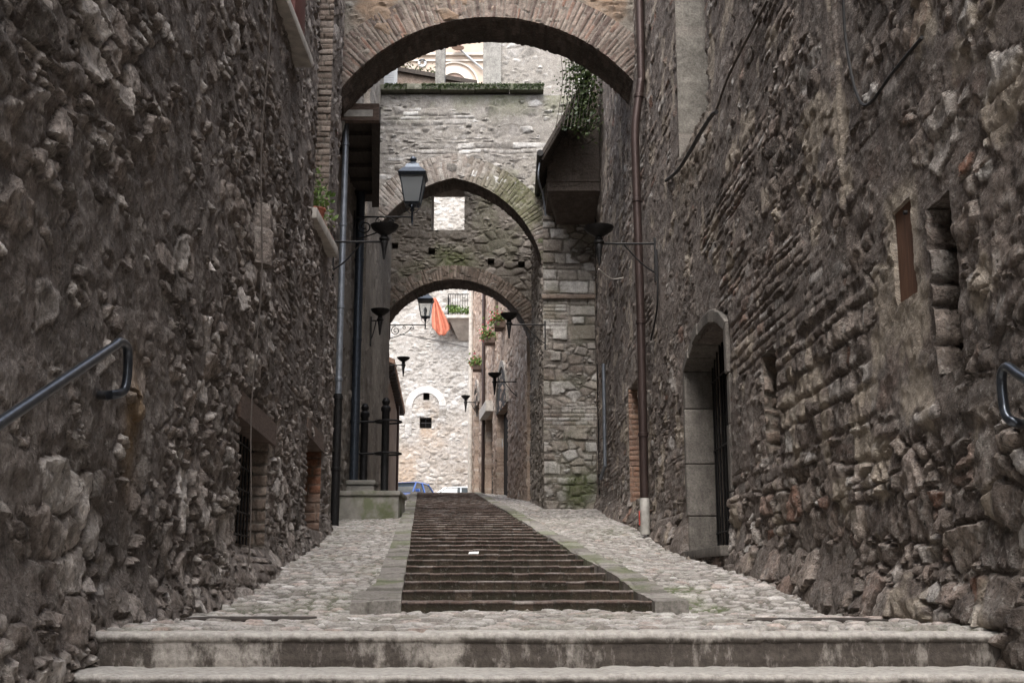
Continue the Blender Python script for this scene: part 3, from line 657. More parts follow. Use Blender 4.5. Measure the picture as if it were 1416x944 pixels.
# ================================================================== ARCHES
def arc_fn(kind, xl, xr, zs, zc):
    """(curve points from left to right, z(x))"""
    xm, a, r = (xl + xr) / 2, (xr - xl) / 2, zc - zs
    if kind == 'round':
        Rr = (a * a + r * r) / (2 * r); cz = zc - Rr; th = math.asin(min(1, a / Rr))
        if r > a: th = math.pi - th
        f = lambda t: (xm + Rr * np.sin(-th + 2 * th * t), cz + Rr * np.cos(-th + 2 * th * t))
        nf = lambda t: (np.sin(-th + 2 * th * t), np.cos(-th + 2 * th * t))
        return f, nf, 2 * th * Rr
    # pointed: two arcs
    Rr = (a * a + r * r) / (2 * a); cl, cr = xl + Rr, xr - Rr; te = math.acos(np.clip((Rr - a) / Rr, -1, 1))
    def f(t):
        s = np.asarray(t) * 2; al = np.pi - te * np.clip(s, 0, 1); ar = te * (1 - np.clip(s - 1, 0, 1))
        return np.where(s <= 1, cl + Rr * np.cos(al), cr + Rr * np.cos(ar)), zs + np.where(s <= 1, Rr * np.sin(al), Rr * np.sin(ar))
    def nf(t):
        s = np.asarray(t) * 2; al = np.pi - te * np.clip(s, 0, 1); ar = te * (1 - np.clip(s - 1, 0, 1))
        k = sst(.47, .53, np.asarray(t)); nx = np.cos(al) * (1 - k) + np.cos(ar) * k; nz = np.sin(al) * (1 - k) + np.sin(ar) * k; l = np.hypot(nx, nz)
        return nx / l, nz / l
    return f, nf, 2 * te * Rr
def arch(root, y0, y1, arc, x0, x1, zb, zt, ring_h, wst, wmat, rmat, smat, seed, brick=(.085, .32), holes=(), zcut=None, aux=None, styles=None, res=.03, ring_aux=None, rproud=.03):
    f, nf, L = arc; t = np.linspace(0, 1, 400); ax, az = f(t)
    def zarch(x):
        return np.where((x > ax[0]) & (x < ax[-1]), np.interp(x, ax, az), zb)
    us = np.arange(x0, x1 + .001, res); us = us[(abs(us - ax[0]) > .01) & (abs(us - ax[-1]) > .01)]
    us = np.sort(np.r_[us, ax[0], ax[0] + .004, ax[-1] - .004, ax[-1]]); us = us[(us >= x0 - 1e-6) & (us <= x1 + 1e-6)]
    zcut = zcut or az.max() + .12
    n1 = max(8, int((zcut - min(az.min(), zcut - .3)) / (res * 1.5)))
    vs = np.r_[np.linspace(-1, 0, n1), np.arange(zcut + res, zt + .001, res) - zcut]
    hs = [(h[0], h[1], h[2] - zcut, h[3] - zcut, h[4], h[5]) for h in holes]
    def shape(U, V):
        za = zarch(U); return U, np.where(V <= 0, zcut + V * (zcut - za), zcut + V)
    sheet('front_wall', us, vs, lambda U, V: (U, y0 + 0 * U, V), const(0, -1, 0), wst, wmat, root, holes=hs, back=.12, skirt='lrt', seed=seed, shape=shape, aux=aux, styles=styles)
    bh = [(h[0], h[1], h[2] - zcut, h[3] - zcut, .05, True) for h in holes if h[5]]
    sheet('rear_wall', us[::3] if not bh else us, vs[::3] if not bh else vs, lambda U, V: (U, y1 + 0 * U, V), const(0, 1, 0), dict(wst, amp=.02), wmat, root, holes=bh, back=.12, skirt='lrt', seed=seed + 1, shape=shape)
    MB().box(x0 + .02, x1 - .02, y0 + .02, y1 - .02, zt - .06, zt + .02).build('coping', wmat, root, False)
    # voussoir ring: v along the arc, u outward
    def rp(U, V):
        x, z = f(V / L); nx, nz = nf(V / L); return x + nx * U, y0 - rproud + 0 * U, z + nz * U
    bw, bl = brick
    sheet('voussoir_ring', np.arange(-.012, ring_h + .001, .022), np.arange(0, L + .001, .018), rp, const(0, -1, 0), dict(t='b', w=bl, h=bw, jw=.3, jh=.35, amp=.020, mw=.011, dome=.008, rough=.024, crag=.012, und=.03, warp=.022), rmat, root, back=rproud + .05, seed=seed + 2, aux=ring_aux)
    def sp(U, V):
        x, z = f(V / L); return x, y0 + U, z
    def sn(U, V):
        nx, nz = nf(V / L); return -nx, 0 * U, -nz
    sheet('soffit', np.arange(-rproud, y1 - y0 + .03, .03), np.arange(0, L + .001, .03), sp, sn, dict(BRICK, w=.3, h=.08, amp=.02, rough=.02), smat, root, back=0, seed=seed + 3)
    return zarch

# arch one: broad low brick arch between the two houses
Y1a, Y1b = 17.7, 18.57
xl, _, zs = P(466, 137, Y1a); xr, _, zs2 = P(889, 122, Y1a); xc, _, zc = P(680, 24, Y1a)
a1 = thing('brick_arch', 'wide low brick arch overhead spanning the two tall houses', 'arch', ((xl + xr) / 2, 18, zs))
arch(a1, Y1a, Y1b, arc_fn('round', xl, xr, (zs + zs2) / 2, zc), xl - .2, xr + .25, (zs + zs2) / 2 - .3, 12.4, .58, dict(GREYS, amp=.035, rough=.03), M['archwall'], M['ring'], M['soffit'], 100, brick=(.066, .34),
     aux=lambda U, V: sst(.5, .62, fbm(U * 1.3, V * 1.3, 31, 4)) * .8,
     styles=[(dict(BRICK, h=.10, w=.3, amp=.03), lambda U, V: sst(.46, .52, fbm(U * .8, V * .8, 33, 2)), 34)])

# arch two: pointed arch with the tall grey wall over it
Y2a, Y2b = 26.0, 26.75
PX = P(752, 560, Y2a)[0]
ztop2 = P(640, 131, Y2a)[2]
xl = P(500, 345, Y2a)[0]; xr = P(752, 345, Y2a)[0] + .02; zs = P(752, 392, Y2a)[2]; zc = P(622, 246, Y2a)[2]
a2 = thing('pointed_arch', 'pointed brick arch under a tall grey rubble wall with a mossy top ledge', 'arch', (-1.4, 26.4, zs))
def gaux(U, V):
    n = fbm(U * 1.7, V * 1.7, 71, 4)
    top = sst(ztop2 - .9, ztop2, V) * .5
    right = sst(-.9, .6, U) * (1 - sst(8.6, 10.2, V)) * 1.1
    return sst(.42, .62, n) * (top + right)
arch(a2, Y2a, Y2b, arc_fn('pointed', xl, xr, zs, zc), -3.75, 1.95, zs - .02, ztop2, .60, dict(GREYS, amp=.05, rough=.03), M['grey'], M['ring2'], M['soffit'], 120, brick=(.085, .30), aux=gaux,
     styles=[(dict(THINB, h=.11, w=.45, amp=.03, cover=.3), lambda U, V: sst(.60, .66, fbm(U * .6, V * 1.4, 36, 3)), 37)], ring_aux=lambda U, V: sst(.55, .8, V / 6.2) * .9 * sst(.3, .6, fbm(U * 2, V * 2, 4, 3)))
led = MB()
xa = P(515, 128, Y2a)[0]; xb = P(752, 128, Y2a)[0]; zl = ztop2
for k in range(5):
    u0 = xa + (xb - xa) * k / 5; u1 = xa + (xb - xa) * (k + 1) / 5 - .006
    led.box(u0, u1, 25.78, 26.7, zl + .025 + .015 * (k % 2), zl + .17 + .02 * (k % 3), .03)
M['mossy'] = stone_mat('mossy_ledge_stone', [(0, c3(.10, .10, .07)), (1, c3(.16, .155, .125))], (.1, .1, .07), lime_amt=.2, grime=.5, bump=.7, grime_col=(.04, .052, .02))
lo = led.build('ledge', M['mossy'], a2)
lo.data.attributes['rnd'].data.foreach_set('value', np.full(len(lo.data.vertices), .6, np.float32))
rs = np.random.RandomState(4)
mp = [(xa + rs.rand() * (xb - xa), 25.76 + rs.rand() * .5, zl + .165 + .03 * rs.rand()) for _ in range(2600)]
mp += [(xa + (xb - xa) * rs.rand(), 25.765, zl + .16 - .13 * rs.rand()**2) for _ in range(1700)]
mp = [p for p in mp if vnoise(np.array(p[0] * 2.2), np.array(3.3), 3) > .22]
tag(leaves('moss', mp, .035, M['leaf'], None, 5), 'dark green moss growing along the ledge over the pointed arch', 'moss'); bpy.data.objects['moss']['kind'] = 'stuff'

# the stone pier that carries arch two on the right
pr = thing('stone_pier', 'pale block stone pier on the right under the pointed arch', 'pier', ((PX + 1.87) / 2, 26, 1.7))
paux = lambda U, V: np.exp(-((U - 1.45) / .32)**2 - ((V - 2.15) / .32)**2) * 1.6 + .25 * sst(.5, .7, fbm(U * 2, V * 2, 3, 3))
zq = zs + .3
sheet('front_face', np.arange(PX, 1.93, .022), np.arange(1.3, zq + 1.5, .022), lambda U, V: (U, 25.93 + 0 * U, V), const(0, -1, 0), QUOIN, M['quoin'], pr, back=.5, seed=51, aux=paux,
      styles=[(dict(t='v', w=.30, h=.19, jit=.85, mix=.45, amp=.035, mw=.03, dome=.015, cover=.2, rough=.03, crag=.016, warp=.06, tilt=.8), lambda U, V: sst(.47, .52, fbm(U * 1.3, V * .9, 91, 3)), 54), (dict(BRICK, h=.085, w=.26, amp=.02), lambda U, V: np.maximum(np.exp(-((V - 3.75) / .28)**4), np.exp(-((V - 6.2) / .45)**4) * (1 - sst(PX + .5, PX + .6, U))), 52)])
sheet('side_face', np.arange(25.95, 29.7, .03), np.arange(1.3, 9.0, .03), lambda U, V: (PX - .05 * (U - 26) + 0 * V, U, V), const(-1, 0, 0), DUSK, M['dusky'], pr, back=.3, seed=53)
MB().box(PX + .35, 2.4, 26.2, 29.6, 1.2, 9.0).build('core', M['rendering'], pr, False)
MB().box(PX - .03, 1.9, 25.84, 25.95, P(780, 410, 25.9)[2] - .05, P(780, 410, 25.9)[2] + .04, .015).build('string_course', M['brickjamb'], pr)

# arch three: round arch with a window hole over it
Y3a, Y3b = 30.0, 31.0
xl = P(519, 420, Y3a)[0]; xr = P(735, 440, Y3a)[0]; zc = P(622, 386, Y3a)[2]; zs = P(735, 470, Y3a)[2]
a3 = thing('round_arch', 'round arch in a dusky rubble wall with an open window hole above', 'arch', (-1.6, 30.5, zs))
wx0, _, wz1 = P(597, 256, Y3a); wx1, _, wz0 = P(642, 318, Y3a)
hl = [(wx0, wx1, wz0, wz1, .98, True)]
for (px, py) in ((597, 348), (679, 362), (721, 366), (546, 340)):
    x, _, z = P(px, py, Y3a); hl.append((x - .09, x + .09, z - .09, z + .09, .4, False))
arch(a3, Y3a, Y3b, arc_fn('round', xl, xr, zs, zc), -4.2, 1.6, zs - .02, 12.1, .38, DUSK, M['dusky'], M['brickjamb'], M['soffit'], 140, brick=(.09, .3), holes=hl, zcut=P(622, 374, Y3a)[2],
     aux=lambda U, V: np.exp(-((U + 1.5) / .5)**2 - ((V - zc - .45) / .35)**2) * 1.3 + .3 * sst(.55, .7, fbm(U * 1.6, V * 1.6, 8, 3)))
sheet('left_jamb', np.arange(29.98, 31.1, .03), np.arange(1.5, zs + .3, .03), lambda U, V: (xl + 0 * U, U, V), const(1, 0, 0), DUSK, M['dusky'], a3, back=.3, seed=55)
sheet('right_jamb', np.arange(29.55, 31.1, .03), np.arange(1.5, zs + .3, .03), lambda U, V: (xr + .02 + 0 * U, U, V), const(-1, 0, 0), DUSK, M['dusky'], a3, back=.3, seed=56)
# house that closes the alcove on the left and carries the arches
ph = thing('passage_house', 'dark rendered house between the fountain recess and the round arch', 'house', (-3.6, 27, 2))
sheet('front_face', np.arange(-4, -3.0, .025), np.arange(1, 14, .03), lambda U, V: (U, 23.6 + 0 * U, V), const(0, -1, 0), dict(QUOIN, w=.4, h=.3), M['quoin'], ph, back=.3, seed=57)
sheet('side_face', np.arange(23.55, 30.05, .04), np.arange(1, 14, .04), lambda U, V: (-3.0 - .026 * (U - 23.5), U, V), const(1, 0, 0), dict(GREYS, cover=.6, amp=.02), M['dusky'], ph, back=.3, seed=58)
MB().box(-9, -3.5, 23.9, 31, 1, 14).build('back_rooms', M['rendering'], ph, False)

# jettied room with a lean-to roof on the right, over the pier
jt = thing('overhanging_room', 'brown plastered jettied room with sloping eaves above the right pier', 'room', (1.3, 24.5, 6))
Yj = 24.3
j0 = P(757, 264, Yj); j1 = P(818, 270, Yj); j2 = P(818, 112, Yj); j3 = P(752, 222, Yj)
xin = 1.95
JW = lambda U: j3[2] + (j2[2] - j3[2]) * (U - j0[0]) / (xin - j0[0])
M['jetty'] = stone_mat('old_jetty_plaster', [(0, c3(.11, .088, .075)), (1, c3(.17, .142, .124))], (.115, .095, .082), lime_amt=.3, grime=.5, bump=.7, streak=.6, lime=(.3, .265, .235), fleck=.35)
MB().prism([(j0[0] + .01, Yj + .05, j0[2] + .01), (xin, Yj + .05, j0[2] + .01), (xin, Yj + .05, j2[2]), (j0[0] + .01, Yj + .05, j3[2])], (0, 1.57, 0)).build('wall', M['jetty'], jt, False)
sheet('front_face', np.arange(j0[0], xin, .022), np.linspace(0, 1, 130), lambda U, V: (U, Yj + 0 * U, V), const(0, -1, 0), dict(DUSK, cover=.62, amp=.035, rough=.03), M['jetty'], jt, back=.06, seed=77, shape=lambda U, V: (U, j0[2] + V * (JW(U) - j0[2])))
MB().box(j0[0] - .02, xin, Yj - .03, Yj + 1.6, j0[2] + .20, j0[2] + .26, .01).build('ledge', M['jetty'], jt)
MB().prism([(j0[0] + .03, Yj + .03, j0[2] - .002), (xin, Yj + .03, j0[2] - .002), (xin, Yj + 1.2, j0[2] - .26), (j0[0] + .25, Yj + 1.2, j0[2] - .26)], (0, .4, 0)).build('corbel', M['jetty'], jt, False)
e0 = Vector(P(749, 217, Yj - .95)); e1 = Vector(P(817, 100, Yj - .95))
MB().prism([e0, e1, e1 + Vector((0, 0, .13)), e0 + Vector((0, 0, .13))], (0, 2.6, 0)).build('roof', M['timber'], jt, False)
rf = MB()
for k in range(11):
    y = Yj - .9 + k * .21; rf.tube([e0 + Vector((0, y - e0.y, -.04)), e1 + Vector((0, y - e1.y, -.04))], .035, 6)
rf.build('rafters', M['timber'], jt)
MB().tube([(e0.x - .03, Yj - .98, e0.z + .08), (e0.x - .03, Yj + 1.65, e0.z + .08)], .07, 10).build('gutter', M['iron'], jt)
MB().tube(curve_pts([(e0.x - .03, Yj - .6, e0.z), (e0.x - .06, Yj - .6, e0.z - .35), (e0.x + .04, Yj - .28, e0.z - .6), (e0.x + .1, Yj - .1, e0.z - 1.0)]), .02, 8).build('spout_pipe', M['zinc'], jt)
rs = np.random.RandomState(9); iv = []
for k in range(1500):
    t = rs.rand(); px = 810 + rs.normal() * 10 + 10 * (rs.rand() - .5); py = 75 + 95 * rs.rand()**1.4 + abs(rs.normal()) * 14
    iv.append(P(px, py, 23.1 + .25 * rs.rand() + .08 * rs.normal()))
for k in range(260):
    px = 790 + rs.normal() * 10; py = 85 + rs.rand() * 95; iv.append(P(px, py, 23.15 + .3 * rs.rand()))
ivy = thing('ivy', 'green ivy hanging from the eaves of the jettied room', 'ivy', (1.3, 24, 9)); leaves('foliage', iv, .065, M['leaf'], ivy, 7)
st_ = MB()
for k in range(10):
    px = 775 + k * 5; st_.tube(curve_pts([P(px, 70, 23.3), P(px + 3, 110, 23.2), P(px - 2, 150, 23.15), P(px - 6, 175, 23.1)], 5), .008, 5)
st_.build('stem', M['timber'], ivy)

# timber canopy box seen from below on the left
bz = P(500, 160, 18.7)[2]; bx = P(522, 160, 18.7)[0]; bx2 = P(521, 275, 23.3)[0]
bal = thing('timber_canopy', 'dark timber canopy jutting from the left wall above the fountain, seen from below', 'canopy', (-2.8, 21, bz))
def skew(o0, o1, ya, yb, z0, z1):
    f = lambda y: bx + (bx2 - bx) * (y - 18.7) / 4.6
    return MB().prism([(f(ya) + o0 if o0 > -5 else AX - .1, ya, z0), (f(ya) + o1, ya, z0), (f(yb) + o1, yb, z0), (f(yb) + o0 if o0 > -5 else AX - .1, yb, z0)], (0, 0, z1 - z0))
skew(-9, -.1, 18.72, 23.3, bz, bz + .10).build('boarding', M['timber'], bal, False)
skew(-.095, .05, 18.72, 23.3, bz - .12, bz + .16).build('side_beam', M['timber'], bal, False)
MB().box(AX + .02, bx + .04, 18.56, 18.70, bz - .14, bz + .16, .012).build('front_beam', M['lintel'], bal)
MB().box(AX + .35, bx - .06, 18.54, 18.557, bz - .08, bz + .04, .006).build('trim_board', M['sill'], bal)
for k in range(5): skew(-9, -.1, 19.4 + k * .8, 19.5 + k * .8, bz - .08, bz - .003).build('joist', M['timber'], bal, False)
# ================================================================== TERRACE, CHURCH, SQUARE
te = thing('terrace_loggia', 'open loggia with plastered pillars on top of the grey wall', 'loggia', (-1, 27, ztop2))
zl2 = ztop2 + .19
def pil(pxa, pxb, name, mat, Y=26.5, top=13.6):
    a = P(pxa, 90, Y)[0]; c = P(pxb, 90, Y)[0]; return MB().box(a, c, Y, Y + .35, ztop2, top, .01).build(name, mat, te)
M['pillarplaster'] = stone_mat('pillar_plaster', [(0, c3(.24, .23, .21)), (1, c3(.28, .27, .25))], (.24, .23, .21), lime_amt=.25, lime=(.36, .35, .33), grime=.4, bump=.4, streak=.4)
pil(602, 615, 'pillar', M['pillarplaster']); pil(668, 693, 'pillar', M['pillarplaster'])
x0 = P(692, 90, 26.5)[0]
sheet('side_wall', np.arange(x0, 2.2, .03), np.arange(ztop2 - .05, 13.6, .03), lambda U, V: (U, 26.6 + 0 * U, V), const(0, -1, 0), GREYS, M['grey'], te, back=.3, seed=60)
x0 = P(524, 90, 26.5)[0]; x1 = P(549, 90, 26.5)[0]
shp = MB().box(x0, x1, 26.6, 26.64, ztop2 + .05, 13.4).build('shutter', M['greyshutter'], te, False)
pn = MB(); pn.box(x0 + .06, x1 - .06, 26.585, 26.599, ztop2 + .2, 13.2, .004)
for k in range(30): pn.box(x0 + .08, x1 - .08, 26.575, 26.584, ztop2 + .26 + k * .06, ztop2 + .30 + k * .06)
pn.build('louvres', M['greyshutter'], shp)
MB().box(-3.9, x0 - .01, 26.6, 26.8, ztop2, 13.6).build('pier', M['pillarplaster'], te, False)
s0 = Vector(P(549, 100, 28.5)); s1 = Vector(P(660, 119, 28.5))
MB().prism([s0, s1, (s1.x, s1.y, ztop2 - .1), (s0.x, s0.y, ztop2 - .1)], (0, .3, 0)).build('sloping_parapet', M['brickjamb'], te, False)
MB().prism([s0 + Vector((0, -.1, 0)), s1 + Vector((0, -.1, 0)), s1 + Vector((0, -.1, .11)), s0 + Vector((0, -.1, .11))], (0, .5, 0)).build('parapet_coping', M['timber'], te, False)
bp = []
for px, py, rr in ((563, 97, .14), (581, 101, .10), (597, 104, .09)):
    c = Vector(P(px, py, 28.7)); bp += [tuple(c + Vector(rs.normal(size=3)) * rr) for _ in range(150)]
sh3 = thing('potted_shrubs', 'small round green shrubs behind the mossy sloping parapet', 'shrub', tuple(Vector(P(575, 104, 28.7)))); leaves('foliage', bp, .05, M['leaf'], sh3, 11)

# peach facade far behind, above everything
ch = thing('church', 'pale peach plastered facade with blind arches seen above the loggia', 'church', (-4, 62, 3))
Yc = 62.0
def cp(px, py): return Vector(P(px, py, Yc))
c_tl = cp(480, 20); c_br = cp(760, 130)
zt_, zb_ = c_tl.z + 2, 3.0
MB().box(-13, 6, Yc, Yc + 8, zb_, zt_).build('wall', M['peach'], ch, False)
def ring_xz(b, cx, cz, r0, r1, y0, y1, a0=0, a1=math.pi, n=28):
    vs_ = []
    for i in range(n + 1):
        t = a0 + (a1 - a0) * i / n; c, s = math.cos(t), math.sin(t)
        vs_.append([b.bm.verts.new((cx + r * c, y, cz + r * s)) for r, y in ((r0, y0), (r1, y0), (r1, y1), (r0, y1))])
    for a, c in zip(vs_, vs_[1:]):
        for i in range(4): b.bm.faces.new((a[i], a[(i + 1) % 4], c[(i + 1) % 4], c[i]))
    b.bm.faces.new(vs_[0]); b.bm.faces.new(vs_[-1][::-1])
mc = cp(628, 118); rm = (cp(655, 118) - cp(601, 118)).x / 2
b = MB(); ring_xz(b, mc.x, mc.z, rm * .62, rm, Yc - .15, Yc + .02); ring_xz(b, mc.x, mc.z, rm * 1.18, rm * 1.26, Yc - .10, Yc + .02); b.build('arch_trim', M['cream'], ch)
b = MB(); pts = [(mc.x + rm * .61 * math.cos(t), Yc - .03, mc.z + rm * .61 * math.sin(t)) for t in np.linspace(0, math.pi, 24)]; b.prism(pts, (0, .05, 0)); b.build('arch_infill', M['brownarch'], ch, False)
mc2 = cp(550, 108); b = MB(); ring_xz(b, mc2.x, mc2.z, rm * .75, rm * .82, Yc - .10, Yc + .02); ring_xz(b, mc2.x, mc2.z, rm * .9, rm * .95, Yc - .08, Yc + .02); b.build('arch_trim', M['cream'], ch)
c_ = cp(584, 88); b = MB(); ring_xz(b, c_.x, c_.z, .12, .24, Yc - .1, Yc + .02, 0, 2 * math.pi); b.build('round_vent', M['greyshutter'], ch)
b = MB(); c_ = cp(600, 76); b.box(-13, 6, Yc - .16, Yc, c_.z - .07, c_.z + .07); b.box(-13, 6, Yc - .1, Yc, c_.z - .42, c_.z - .32); b.build('cornice', M['cream'], ch)
lp = cp(634, 66); b = MB(); b.lathe((lp.x, Yc - .5, lp.z - .25), [(.35, 0), (.30, .1), (.08, .4), (.05, .5)], 14); b.tube([(lp.x, Yc - .5, lp.z + .2), (lp.x, Yc, lp.z + .5)], .04, 6); b.build('wall_lamp', M['brownarch'], ch)
b = MB(); b.tube([tuple(cp(636, 70) + Vector((0, -.15, 0))), tuple(cp(668, 98) + Vector((0, -.15, 0)))], .06, 6); b.build('drain_pipe', M['greyshutter'], ch)

# pale back wall of the square
Yb = 53.0
bw_ = thing('limestone_house', 'bright pale limestone house closing the square with a white blocked arch', 'house', (-4, Yb, 3))
ac = P(589, 560, Yb)
def bh(px0, px1, py0, py1, d=.5):
    a = P(px0, py1, Yb); c = P(px1, py0, Yb); return (a[0], c[0], a[2], c[2], d, False)
bholes = [bh(585, 594, 539, 553), bh(580, 597, 577, 592)]
zst = P(600, 640, Yb)[2]
sheet('wall', np.arange(-11, 2.2, .05), np.arange(2.4, 20.4, .05), lambda U, V: (U, Yb + 0 * U, V), const(0, -1, 0), PLAZA, M['plaza'], bw_, holes=bholes, back=.7, seed=61,
      aux=lambda U, V: (1 - sst(4.5, 8.2, V)) * (.25 + .5 * sst(.4, .6, fbm(U * .8, V * .8, 4, 3))) + 1.0 * np.exp(-((U - ac[0]) / .5)**2 - ((V - 7.2) / .7)**2) * sst(.35, .6, fbm(U * 2.5, V * 1.5, 6, 3)))
MB().box(-11, 2.2, Yb + .8, Yb + 5, 2.8, 20.3).build('back_rooms', M['rendering'], bw_, False)
arR = (P(618, 560, Yb)[0] - P(561, 560, Yb)[0]) / 2; arI = arR * .66
f3 = lambda U, V: (ac[0] - U * np.cos(V / arR), Yb - .05 + 0 * U, ac[2] - .05 + U * np.sin(V / arR))
sheet('white_arch', np.arange(arI, arR, .03), np.arange(0, math.pi * arR, .03), f3, const(0, -1, 0), dict(t='b', w=2, h=.26, jw=0, jh=.2, amp=.012, mw=.012, dome=.01, rough=.01, und=.0, warp=.0), M['plazawhite'], bw_, back=.1, seed=62)
for sg, hh in ((-1, 1.3), (1, .5)):
    xa_ = ac[0] + sg * (arI + arR) / 2
    sheet('white_jamb', np.arange(xa_ - (arR - arI) / 2, xa_ + (arR - arI) / 2, .03), np.arange(ac[2] - .05 - hh, ac[2] - .05, .03), lambda U, V: (U, Yb - .05 + 0 * U, V), const(0, -1, 0), dict(QUOIN, w=.9, h=.35, amp=.015, mw=.02), M['plaza'], bw_, back=.1, seed=63)
for hh in bholes: MB().box(hh[0], hh[1], Yb + .40, Yb + .42, hh[2], hh[3]).build('window_opening', M['black'], bw_, False)
hh = bholes[1]; b = MB(); b.tube([(hh[0], Yb + .1, (hh[2] + hh[3]) / 2), (hh[1], Yb + .1, (hh[2] + hh[3]) / 2)], .02, 6); b.tube([((hh[0] + hh[1]) / 2, Yb + .1, hh[2]), ((hh[0] + hh[1]) / 2, Yb + .1, hh[3])], .02, 6); b.build('window_bars', M['iron'], bw_)
# balcony on the back wall
by = Yb; b0 = P(618, 440, Yb - 1.0); b1 = P(662, 432, Yb - 1.0); zf = b0[2]
bc = thing('stone_balcony', 'stone balcony with iron railing and plants high on the pale house', 'balcony', (b0[0] + .7, by - .5, zf))
MB().box(b0[0], b1[0] + .6, by - 1.1, by, zf, zf + .14, .02).build('slab', M['sill'], bc)
MB().prism([(b0[0] + .1, by - .95, zf), (b0[0] + .1, by - .05, zf), (b0[0] + .5, by - .05, zf - .85)], (1.1, 0, 0)).build('corbel', M['rendering'], bc, False)
b = MB()
for k in range(18): b.tube([(b0[0] + .04 + k * .11, by - 1.05, zf + .14), (b0[0] + .04 + k * .11, by - 1.05, zf + 1.1)], .012, 6)
for k in range(9): b.tube([(b0[0] + .04, by - 1.05 + k * .12, zf + .14), (b0[0] + .04, by - 1.05 + k * .12, zf + 1.1)], .012, 6)
b.tube([(b1[0] + .6, by - 1.05, zf + 1.1), (b0[0] + .04, by - 1.05, zf + 1.1), (b0[0] + .04, by - .02, zf + 1.1)], .022, 6); b.build('railing', M['iron'], bc)
pts = [(b0[0] + .1 + 1.7 * rs.rand(), by - 1.0 + .2 * rs.normal() * .6, zf + .25 + .12 * abs(rs.normal())) for _ in range(700)] + [(b0[0] + .3 + .15 * rs.normal(), by - 1.0, zf + .4 + .2 * rs.rand()) for _ in range(200)]
pb = thing('balcony_plants', 'trailing green plants along the edge of the stone balcony', 'plants', (b0[0] + .9, by - 1, zf + .14)); leaves('foliage', pts, .09, M['leaf2'], pb, 13)
# orange cloth hung beside the balcony: a folded curtain, narrow on top
cv = []; nx, nz_ = 26, 24
c0, c1 = P(600, 412, Yb - .6), P(612, 462, Yb - .6)
for j in range(nz_):
    t = j / (nz_ - 1)
    l = 599 + (595 - 599) * t + 6 * max(0, t - .6); r = 603 + 19 * min(1, t * 1.15)
    for i in range(nx):
        s = i / (nx - 1); x, y, z = P(l + (r - l) * s, 412 + t * (40 + 12 * math.sin(s * math.pi * .9)), Yb - .6)
        cv.append((x, Yb - .6 + .10 * math.sin(s * 17 + t * 2) * (.3 + t), z))
idx = np.arange(len(cv)).reshape(nz_, nx); q = np.stack([idx[:-1, :-1], idx[:-1, 1:], idx[1:, 1:], idx[1:, :-1]], -1).reshape(-1, 4)
cl = raw_mesh('cloth', cv, q, M['cloth'], None, angle=None); tag(cl, 'orange red cloth hanging in folds next to the stone balcony', 'cloth')
sm = cl.modifiers.new('thick', 'SOLIDIFY'); sm.thickness = .012
tag(MB().tube(curve_pts([P(553, 462, 52.7), P(600, 470, 51), P(660, 483, 46)], 8), .018, 6).build('wire', M['cable']), 'thin black wire sagging across the front of the pale house', 'wire')

# right row of houses beyond the arches
RR0, RRS = (.42, 31.0), -.133
def rrx(y): return RR0[0] + RRS * (y - RR0[1])
row = thing('row_house', 'pinkish rubble house row with arched doors and flower boxes beyond the arches', 'house', (0, 38, 2.5))
def rowy(px):
    X = (px - 708) / F; return (RR0[0] - RRS * RR0[1]) / (X - RRS)
rholes2 = []
for pa, pb_, pyb, pyt in ((703, 688, 700, 565), (682, 672, 700, 575), (663, 657, 700, 560)):
    ya, yb = sorted((rowy(pa), rowy(pb_))); rholes2.append((ya, yb, 2.2, P((pa + pb_) / 2, pyt, (ya + yb) / 2)[2], .35, False))
for pa, pb_, py0, py1 in ((690, 683, 470, 405), (671, 665, 497, 410)):
    ya, yb = sorted((rowy(pa), rowy(pb_))); rholes2.append((ya, yb, P(pa, py0, (ya + yb) / 2)[2], P(pa, py1, (ya + yb) / 2)[2], .2, False))
sheet('wall', np.arange(31.05, 46.5, .04), np.arange(1.8, 12.5, .05), lambda U, V: (rrx(U), U, V), const(-.991, -.132, 0), dict(GREYS, amp=.045, cover=.25), M['rowwall'], row, holes=rholes2, back=.5, seed=65)
MB().prism([(rrx(31.1) + .55, 31.1, 1.5), (rrx(46.4) + .6, 46.4, 1.5), (5, 46.4, 1.5), (5, 31.1, 1.5)], (0, 0, 11)).build('back_rooms', M['rendering'], row, False)
for k, hh in enumerate(rholes2):
    b = MB(); x0 = rrx(hh[0]); x1 = rrx(hh[1])
    b.prism([(x0 + .2, hh[0], hh[2]), (x1 + .2, hh[1], hh[2]), (x1 + .23, hh[1], hh[2]), (x0 + .23, hh[0], hh[2])], (0, 0, hh[3] - hh[2]))
    b.build('door' if k < 3 else 'window', M['darkwood'] if k < 3 else M['black'], row, False)
    if k in (0, 2):                                                    # rounded heads of the two arched doors
        f4, n4, L4 = arc_fn('round', hh[0], hh[1], hh[3], hh[3] + (hh[1] - hh[0]) / 2 * .98)
        t = np.linspace(0, 1, 20); yy, zz = f4(t); b = MB()
        b.prism([(rrx(y) - .035, y, z) for y, z in zip(yy, zz)], (.05, 0, 0)); b.build('arch_head', M['darkwood'], row, False)
        vs_ = []; b = MB()
        for i in range(20):
            ny, nz2 = n4(t[i]); vs_.append([b.bm.verts.new((rrx(yy[i]) + dx, yy[i] + ny * d, zz[i] + nz2 * d)) for dx, d in ((-.075, 0), (-.075, .2), (.05, .2), (.05, 0))])
        for a, c in zip(vs_, vs_[1:]):
            for i in range(4): b.bm.faces.new((a[i], a[(i + 1) % 4], c[(i + 1) % 4], c[i]))
        b.build('door_arch', M['quoin'], row)
